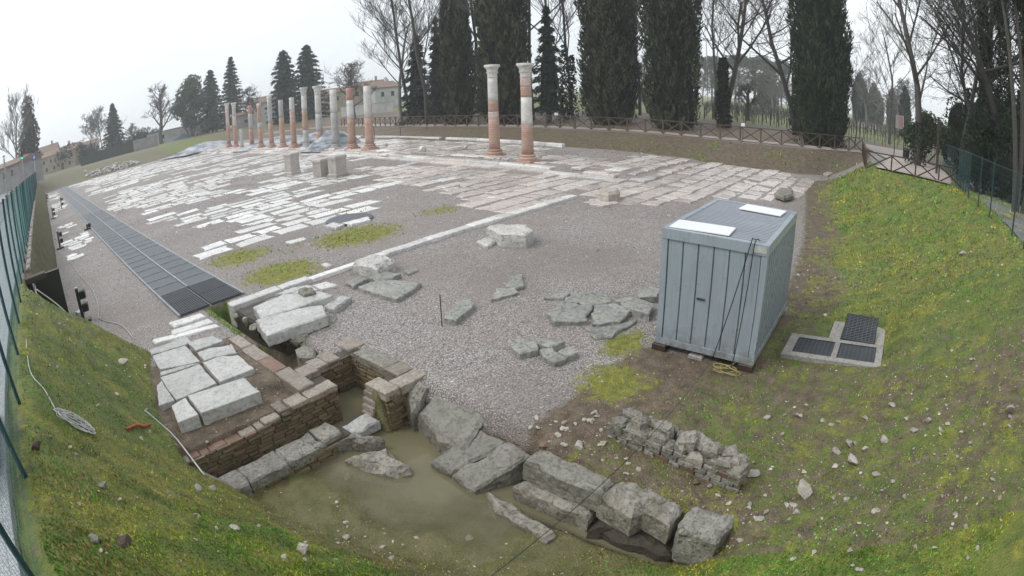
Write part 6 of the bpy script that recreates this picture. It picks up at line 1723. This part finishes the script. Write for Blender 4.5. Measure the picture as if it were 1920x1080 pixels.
house(728, 207, 160, 8, 9, 6.0, 2.0, face(728, 195) + .5, "white gabled house left of the wood", M_WHITEW, M_TILE, [(-1.6, 3.4, 1, 1.4), (1.6, 3.4, 1, 1.4)])
house(690, 207, 165, 12, 8, 7.2, 1.6, face(690, 195), "reddish house right of the nearest row column", M_CREAM, M_TILE, [(-3, 4.4, 1, 1.4), (0, 4.4, 1, 1.4), (3, 4.4, 1, 1.4)])
house(500, 224, 180, 12, 8, 6.5, 2.2, face(500, 210), "house with a dark roof behind the middle columns", M_WHITEW, M_TILE, [(-3, 3.8, 1, 1.4), (1, 3.8, 1, 1.4)])
house(455, 232, 150, 6, 5, 3.4, .9, face(455, 225), "small dark shed behind the far left columns", M_GREYW, M_TILE, [(1, 1.2, 1, 1)], chimney=False)
# garden walls and netting
def low_wall(a, b, h, lab, mat, cap=True, name="garden_wall"):
    A, B = Vector((a[0], a[1], 0)), Vector((b[0], b[1], 0)); L = (B - A).length; q = empty(name, lab, "wall", (a[0], a[1], min(Z(*a), Z(*b)) - .3), math.atan2(B.y - A.y, B.x - A.x))
    mb = MB(); mb.box(0, L, -.12, .12, 0, h + .3); mb.build("wall_body", mat, q)
    if cap: mb = MB(); mb.box(-.05, L + .05, -.18, .18, h + .3, h + .4); mb.build("coping", M_CONC, q)
low_wall(foot(640, 214, 120), foot(738, 210, 112), 2.2, "pale garden wall behind the nearest columns of the row", M_WHITEW)
low_wall(foot(1570, 210, 135), foot(1668, 220, 128), 1.1, "white low wall far behind the lone broad cypress", M_WHITEW)
low_wall(foot(1190, 214, 110), foot(1480, 212, 128), .8, "pale low wall far behind the vineyard", M_WHITEW)
low_wall(foot(150, 293, 150), foot(286, 266, 150), 2.6, "long dark green netting fence at the far end of the forum", M_HEDGE, False, "netting_fence")
low_wall(foot(250, 270, 148), foot(295, 262, 150), 2.8, "grey rendered wall left of the pollarded tree", M_GREYW)
# floodlight mast, street poles, signs at the far left
def pole(px, py, D, toppy, lab, name, cat, extra):
    x, y = foot(px, py, D); q = empty(name, lab, cat, (x, y, Z(x, y)), math.atan2(y, x)); h = elev(px, toppy, D) - Z(x, y)
    mb = MB(); mb.tube([(0, 0, -.3), (0, 0, h)], [.09 + D * .0006, .06 + D * .0005], 8); mb.build("pole", M_GRF, q)
    extra(q, h)
def mast(q, h):
    mb = MB(); mb.box(-.2, .2, -2.2, 2.2, h - .1, h + .15); mb.build("crossbar", M_GRF, q)
    for k in range(4):
        mb = MB(); mb.box(-.5, .1, -2.1 + k * 1.25, -1.4 + k * 1.25, h + .16, h + .8, .05); mb.build("lamp", M_GRF, q)
pole(1327, 205, 190, 76, "tall floodlight mast in the mist left of the ivy-clad bare tree", "floodlight_mast", "lamp mast", mast)
def tl(q, h):
    mb = MB(); mb.box(-.2, .2, -.2, .2, h - 1.0, h, .04); b_ = mb.build("signal_box", M_BLK, q)
    N_ = NT("green_signal", .3); N_.color((.02, .3, .2)); N_.b.inputs["Emission Color"].default_value = (.05, .9, .55, 1); N_.b.inputs["Emission Strength"].default_value = 1.5
    mb = MB(); mb.lathe([(.13, 0), (.13, .03)], 10); l_ = mb.build("lamp", N_.m, b_); l_.location = (-.205, 0, h - .8); l_.rotation_euler = (0, -math.pi / 2, 0)
pole(44, 325, 85, 285, "traffic signal showing green at the far left street", "traffic_light", "traffic light", tl)
def bs(q, h):
    N_ = plain_mat("blue_sign", (.03, .08, .30), .4)
    mb = MB(); mb.box(-.03, .03, -.35, .35, h - 1.1, h); mb.build("sign_plate", N_, q)
    mb = MB(); mb.box(-.035, -.031, -.2, .2, h - .7, h - .4); mb.build("symbol", M_WB, q)
pole(66, 318, 95, 288, "blue street sign above the end of the green fence", "street_sign", "sign", bs)
pole(12, 345, 55, 296, "grey lamp pole across the street at the left edge", "street_lamp", "street lamp", lambda q, h: MB_lamp(q, h))
# ------------------------------------------------------------------ tarpaulin heaps and rubble at the far end
def heap(px, py, D, rx, ry, h, lab, mat, seed, rz=0.0, name="tarpaulin_heap", cat="tarpaulin"):
    x, y = foot(px, py, D); V, F = [], []; n, m = 34, 22
    for j in range(m + 1):
        for i in range(n + 1):
            u, v = i / n * 2 - 1, j / m * 2 - 1; r_ = max(abs(u), abs(v)) ** 1.0; d = min(1, math.hypot(u, v))
            z = h * (1 - d ** 1.6) * (.7 + .6 * float(fbm(np.array([u * 3 + seed]), np.array([v * 3]), seed)[0]))
            z += .12 * h * abs(math.sin(u * 9 + 4 * float(vnoise(np.array([u * 2.0]), np.array([v * 4.0]), seed)[0]))) * (1 - d)
            V.append((u * rx, v * ry, z - .05))
    for j in range(m):
        for i in range(n):
            a = j * (n + 1) + i; F.append((a, a + 1, a + n + 2, a + n + 1))
    me = np_mesh(name, np.array(V), np.array(F), None, False); o = link_mesh(name, me, mat, None, (x, y, Z(x, y)), (0, 0, rz))
    return tag(o, lab, cat)
N = NT("striped_tarp", .35, .5)
mp = N.n("Mapping"); mp.inputs["Scale"].default_value = (.35, .35, 1.6); N.t.links.new(N.pos, mp.inputs["Vector"])
N.color(N.ramp(N.noise(1.3, 5, .7, mp.outputs[0]), [(.36, (.05, .055, .07)), (.48, (.24, .26, .29)), (.66, (.52, .54, .57))])); M_STRIPE = N.m
heap(625, 262, 62, 3.6, 2.4, 1.9, "white and black tarpaulin heap showing between the near columns of the row", M_STRIPE, 3)
heap(590, 262, 70, 3, 2.2, 1.4, "lower tarpaulin heap left of the taller one behind the columns", M_STRIPE, 6)
heap(385, 276, 112, 9, 5, 1.2, "long white tarpaulin covered bank left of the columns", M_STRIPE, 9, .3)
heap(352, 284, 108, 4, 1.6, .6, "crumpled dark blue tarpaulin at the foot of the white covered bank", M_TARPB, 12, .2)
heap(520, 262, 85, 7, 3, 1.0, "pale tarpaulin covered heap behind the middle columns", M_STRIPE, 15)
heap(340, 252, 165, 4, 2, 1.4, "dark netting heap in front of the low white building", M_TARPB, 21)
V_, F_, o_ = [], [], 0
rm = rock_mesh(900, 1, 1, .7, 1)
rv = np.array([v.co[:] for v in rm.vertices]); rf = np.array([p.vertices[:] for p in rm.polygons])
def scatter_rocks(name, P, S, mat, C, kind="stuff", parent=None, flat=None, label=None, cat=None):
    n = len(P); a = rng.random(n) * 6.283; c, s = np.cos(a), np.sin(a)
    st = rng.uniform(.6, 1.3, (n, 3)); 
    if flat: st[:, 2] *= flat
    v = rv[None] * st[:, None] * S[:, None, None]
    v = np.stack([v[..., 0] * c[:, None] - v[..., 1] * s[:, None], v[..., 0] * s[:, None] + v[..., 1] * c[:, None], v[..., 2]], -1) + P[:, None]
    F = (rf[None] + (np.arange(n) * len(rv))[:, None, None]).reshape(-1, 3)
    me = np_mesh(name, v.reshape(-1, 3), F, np.repeat(C, len(rv), 0)); o = link_mesh(name, me, mat, parent)
    tag(o, label, cat, None, kind); return o
n = 260
t = rng.random(n); P = np.stack([np.interp(t, [0, 1], [foot(165, 300, 118)[0], foot(252, 292, 118)[0]]), np.interp(t, [0, 1], [foot(165, 300, 118)[1], foot(252, 292, 118)[1]]), 0 * t], 1) + rng.normal(0, 1, (n, 3)) * [.5, 1.2, .12]
P[:, 2] = Zf(P[:, 0], P[:, 1]) + np.abs(rng.normal(0, .3, n))
scatter_rocks("rubble", P, rng.uniform(.2, .5, n), M_PEB, shades(n, (.35, .33, .31), (.62, .60, .57)), label="long pile of pale rubble at the far left corner of the forum", cat="rubble")

# ------------------------------------------------------------------ loose pebbles on the gravel floor
def polar(n, r0, r1, a0, a1, pw=1.0):
    r_ = np.exp(rng.uniform(math.log(r0), math.log(r1), n) ** 1.0); a = rng.uniform(a0, a1, n)
    return r_ * np.sin(a), r_ * np.cos(a), r_
n = 90000
x, y, D = polar(n, 8, 48, R(-2), R(80))
g_, m_, s_, w_ = zones(x, y)
zz = Zf(x, y)
ok = (g_ < .3) & (m_ < .35) & (s_ < .6) & (w_ < .1) & (zz > -.05) & (zz < .6) & (x > .2)
inr = lambda a, b, c, d: (x > a) & (x < b) & (y > c) & (y < d)
ok &= ~inr(3.5, 5.78, 14.95, 110) & ~inr(9.5, 13.4, 2.0, 4.4) & ~inr(1.2, 6.2, 7, 13.6)
x, y, D, zz = x[ok], y[ok], D[ok], zz[ok]; n = len(x)
t = rng.random(n)
C = np.where(t[:, None] < .30, shades(n, (.10, .09, .08), (.21, .19, .175)), np.where(t[:, None] < .90, shades(n, (.25, .23, .215), (.42, .39, .37)), shades(n, (.44, .39, .35), (.58, .55, .53))))
octv = np.array([(1, 0, 0), (-1, 0, 0), (0, 1, 0), (0, -1, 0), (0, 0, 1)], float); octf = np.array([(0, 2, 4), (2, 1, 4), (1, 3, 4), (3, 0, 4)])
def pebbles(name, x, y, z, S, C):
    n = len(x); a = rng.random(n) * 6.283; c, s = np.cos(a), np.sin(a); st = rng.uniform(.6, 1.2, (n, 3)) * [1, .75, .75]
    v = octv[None] * st[:, None] * S[:, None, None]
    v = v + rng.normal(0, .15, v.shape) * S[:, None, None]
    v = np.stack([v[..., 0] * c[:, None] - v[..., 1] * s[:, None] + x[:, None], v[..., 0] * s[:, None] + v[..., 1] * c[:, None] + y[:, None], v[..., 2] + z[:, None]], -1)
    F = (octf[None] + (np.arange(n) * 5)[:, None, None]).reshape(-1, 3)
    me = np_mesh(name, v.reshape(-1, 3), F, np.repeat(C, 5, 0)); o = link_mesh(name, me, M_PEB); return o
o = pebbles("gravel", x, y, zz - .004, rng.uniform(.009, .024, n) * np.maximum(1, D / 14) * np.where(rng.random(n) < .05, 1.8, 1), C); tag(o, "loose grey and pinkish gravel covering the forum floor", "gravel", None, "stuff")
# rubble crumbs in the muddy foreground and on the shore
n = 26000
x, y, D = polar(n, 4.2, 18, R(-5), R(118))
g_, m_, s_, w_ = zones(x, y); zz = Zf(x, y)
ok = (((s_ > .5) & (x > 5.2)) & (rng.random(n) < .55)) | ((basin_dist(x, y) > -.05) & (basin_dist(x, y) < .9) & (x < 5) & (y < 7.3) & (zz > -.86) & (rng.random(n) < .25)) | ((s_ > .5) & (x < 5.2) & (y > 8.5) & (y < 14.5) & (zz > -.6) & (rng.random(n) < .5)) | ((x < 2) & (g_ > .3) & (rng.random(n) < .05))
ok &= ~inr(9.5, 13.4, 2.0, 4.4)
x, y, D, zz = x[ok], y[ok], D[ok], zz[ok]; n = len(x); t = rng.random(n)
C = np.where(t[:, None] < .45, shades(n, (.07, .055, .04), (.17, .13, .10)), np.where(t[:, None] < .86, shades(n, (.20, .165, .13), (.36, .31, .26)), shades(n, (.40, .37, .32), (.60, .57, .52))))
o = pebbles("rubble_crumbs", x, y, zz - .004, rng.uniform(.010, .034, n) * np.where(rng.random(n) < .08, 1.9, 1) * np.maximum(.8, D / 11), C); tag(o, "stone crumbs and clods strewn over the muddy ground", "rubble", None, "stuff")

# fallen leaves and litter on the damp soil
n = 16000
x, y, D = polar(n, 4.5, 22, R(-8), R(116)); g_, m_, s_, w_ = zones(x, y); zz = Zf(x, y)
ok = (s_ > .4) & (zz > -.75) & (rng.random(n) < np.where(x > 5.2, .6, .12)) & ~inr(9.5, 13.4, 2.0, 4.4) & (x > -1); x, y, D, zz = x[ok], y[ok], D[ok], zz[ok]; n = len(x)
P = np.stack([x, y, zz + .006], 1); sz = rng.uniform(.02, .05, n) * np.maximum(.8, D / 11)
v, f, c = leaves(P, np.stack([rng.normal(0, 1, n), rng.normal(0, 1, n), rng.normal(0, .25, n)], 1), np.stack([rng.normal(0, .3, n), rng.normal(0, .3, n), np.ones(n)], 1), sz, sz * .7, shades(n, (.10, .06, .045), (.30, .22, .17)))
tag(link_mesh("fallen_leaves", np_mesh("fallen_leaves", v, f, c), M_PEB), "brown fallen leaves over the damp soil and banks", "leaves", None, "stuff")
# ------------------------------------------------------------------ grass
n = 420000
x, y, D = polar(n, 3.4, 45, R(-16), R(118))
g_, m_, s_, w_ = zones(x, y); zz = Zf(x, y)
dens = np.clip(np.maximum(g_ * 1.25 - .25, m_ * .95 - .22), 0, 1) * (.35 + 1.1 * fbm(x * 1.1, y * 1.1, 61))
dens = dens * (1 - .6 * w_) + .035 * ((s_ > .12) & (s_ < .9) & (w_ < .1))
ok = (rng.random(n) < dens * .95) & (zz > -.8) & (x > -1.02) & ~inr(9.5, 13.4, 2.0, 4.4) & ~inr(10.5, 12.7, -.6, 1.7) & (D < 45) & ~((x > 33) & (y < 1))
x, y, D, zz, m_ = x[ok], y[ok], D[ok], zz[ok], m_[ok]; n = len(x)
sc = np.maximum(1, D / 9)
cl = fbm(x * 3.1, y * 3.1, 55); L = rng.uniform(.014, .048, n) * sc * np.where(m_ > .5, .6, 1) * (.4 + 1.2 * cl); Wd = rng.uniform(.007, .014, n) * sc
a = rng.random(n) * 6.283; ln = rng.uniform(.2, 1.1, n)
dirv = np.stack([np.cos(a) * ln, np.sin(a) * ln, np.ones(n)], 1); dirv = unit(dirv) * L[:, None]
b = rng.random(n) * 6.283; sd_ = np.stack([np.cos(b), np.sin(b), 0 * b], 1) * Wd[:, None]
P = np.stack([x, y, zz - .004], 1)
V = np.stack([P - sd_, P + sd_, P + dirv], 1).reshape(-1, 3)
ton = fbm(x * .8, y * .8, 71); yel = np.clip(m_ * .7 - .02 + (ton - .52) * 3.2 + (fbm(x * 2.7, y * 2.7, 73) - .5) * 1.4 + rng.normal(0, .12, n), 0, 1); bri = rng.uniform(.40, 1.35, n) * (.35 + 1.3 * fbm(x * 3.4, y * 3.4, 75))
cg = np.array([.14, .33, .035]); cy = np.array([.47, .45, .045]); cb = np.array([.34, .25, .10])
C = (cg[None] * (1 - yel[:, None]) + cy[None] * yel[:, None]); dry = (rng.random(n) < .10 + .5 * (fbm(x * .7, y * .7, 81) > .56))[:, None]
C = np.where(dry, cb[None], C) * bri[:, None]
me = np_mesh("grass", V, np.arange(3 * n).reshape(n, 3), np.repeat(C, 3, 0)); o = link_mesh("grass", me, M_GRASS); tag(o, "short mossy grass on the banks round the forum", "grass", None, "stuff")
print("grass", n)

# ------------------------------------------------------------------ single stones lying about
def field(px, py, spx, lab=None, grp=None, mat=None, flat=.6, seed=0, z=0.3):
    q = onz(px, py, z, 0); D = math.hypot(q[0], q[1]); D3 = math.hypot(D, CAM_H - q[2]); s = math.radians(spx * .0567) * D3
    return rock("stone", q[0], q[1], s, mat or M_RK, lab, "stone", grp, seed or px + py, flat)
BIG = [(1508, 925, 52, "large pale brown boulder in the right foreground grass"), (1600, 868, 38, "pale boulder, lower of the heap right of the ruined wall"), (1592, 834, 32, "grey boulder, upper of the heap right of the ruined wall"), (1658, 826, 26, "upright white stone at the right end of the heap"),
       (1568, 850, 24, "slanting white stone at the left of the heap"), (1622, 842, 20, "small white stone between the heap's boulders"), (1640, 958, 26, "flat white stone lying right of the large pale brown boulder"), (1424, 972, 24, "white flat stone beyond the end block of the foundation row"),
       (1488, 948, 24, "grey flat stone at the foot of the large pale brown boulder"), (1895, 770, 34, "pale stone half buried at the right edge of the slope"), (1740, 790, 22, "pale stone alone on the right slope"), (1804, 480, 26, "pile-like pale stone high on the right grass slope"),
       (228, 680, 34, "pale flat stone at the top of the left grass bank"), (180, 1015, 40, "dark mossy stone low on the left grass bank"), (235, 1020, 46, "large dark brown clod near the bottom of the left bank"), (195, 915, 34, "brown stone in the middle of the left bank"), (440, 992, 38, "flat brownish stone on the left bank's bottom edge"),
       (70, 842, 34, "black stone at the foot of the street fence"), (372, 916, 26, "white knobby stone at the near end of the low drain wall"), (398, 918, 22, "white stone touching the first block of the low drain wall"), (1020, 880, 30, "reddish flat stone behind the squared foundation block"), (1085, 838, 30, "pinkish stone in the rubble left of the ruined wall"),
       (1372, 862, 40, "thick pale stone fallen at the right end of the ruined wall"), (1405, 890, 44, "flat pale slab lying at the foot of the ruined wall's right end"), (1306, 905, 22, "orange brick fragment beside the foundation row"), (1820, 676, 14, "tiny white stone right of the inspection pit"), (880, 1010, 20, "pale stone at the pond's near shore"), (570, 1035, 44, "heap-like pale stone in the mud at the pond's shore")]
for i, (px, py, s, lab) in enumerate(BIG):
    dark = any(k in lab for k in ("dark", "black", "brown stone", "clod")); br_ = "brick" in lab or "reddish" in lab
    field(px, py, s, lab, None, M_SOILR if "clod" in lab or "black" in lab else (M_BRR if br_ else (M_GR if dark else M_RK)), .6 if "flat" not in lab else .3, 300 + i)
r3 = random.Random(99)
k = 0
while k < 84:
    px, py = r3.uniform(1180, 1900), r3.uniform(705, 1075)
    if py < 760 + (px - 1200) * -.02 or (1225 < px < 1420 and py < 900): continue
    if px < 1420 and py > 880 and px < 1180 + (py - 880) * 1.5: continue
    w_ = ("close to the heap right of the ruined wall" if 1480 < px < 1700 and 790 < py < 890 else "near the large pale brown boulder" if 1420 < px < 1620 and py >= 890 and py < 1000 else
          "on the slope toward the right edge" if px > 1700 and py < 930 else "in the bottom right corner" if px > 1560 and py >= 930 else "between the container and the ruined wall" if py < 800 else "at the bottom edge beyond the foundation row" if py > 950 else "beside the ruined wall's right end")
    field(px, py, r3.uniform(8, 18) * (1.0 if r3.random() < .8 else 1.5), "small pale stone in the muddy grass " + w_, "small stones of the right foreground", None, r3.uniform(.35, .7), 500 + k % 12, .4); k += 1
k = 0
while k < 26:
    px, py = r3.uniform(480, 760), r3.uniform(880, 1060)
    q = onz(px, py, -.6, 0)
    if q[2] < -.84 or q[1] > 7.2: k += 1; continue
    field(px, py, r3.uniform(8, 18), "small stone in the greenish mud along the pond's left shore", "small stones on the pond shore", None, .5, 500 + k % 12, -.6); k += 1
k = 0
while k < 22:
    px, py = r3.uniform(110, 420), r3.uniform(720, 1060)
    field(px, py, r3.uniform(8, 16), "small pale stone in the grass of the left bank", "small stones on the left bank", None, .5, 500 + k % 12, .9); k += 1
k = 0
while k < 40:
    px, py = r3.uniform(960, 1180), r3.uniform(770, 900)
    if py > 800 + (px - 960) * .42: k += .5; continue
    field(px, py, r3.uniform(9, 20), "small broken stone in the rubble behind the foundation blocks", "rubble stones behind the foundation blocks", None, .5, 500 + int(k) % 12, -.05); k += 1

# gravel track beyond the right fence
ribbon("gravel_track", [(6, -8.2), (16, -7.6), (25, -7.4), (34, -8.2), (44, -9.5)], 5.2, M_TRACK, .03, 60)
# ------------------------------------------------------------------ mist
mb = MB(); mb.box(-600, 950, -500, 950, -4, 36); hz = mb.build("haze", None); tag(hz, None, None, None, "stuff")
hm = bpy.data.materials.new("haze"); hm.use_nodes = True; ht = hm.node_tree
for n_ in list(ht.nodes): ht.nodes.remove(n_)
pv = ht.nodes.new("ShaderNodeVolumePrincipled"); pv.inputs["Color"].default_value = (.93, .95, .98, 1); pv.inputs["Density"].default_value = .0009; pv.inputs["Anisotropy"].default_value = .2
ho = ht.nodes.new("ShaderNodeOutputMaterial"); ht.links.new(pv.outputs[0], ho.inputs["Volume"])
hz.data.materials.append(hm)
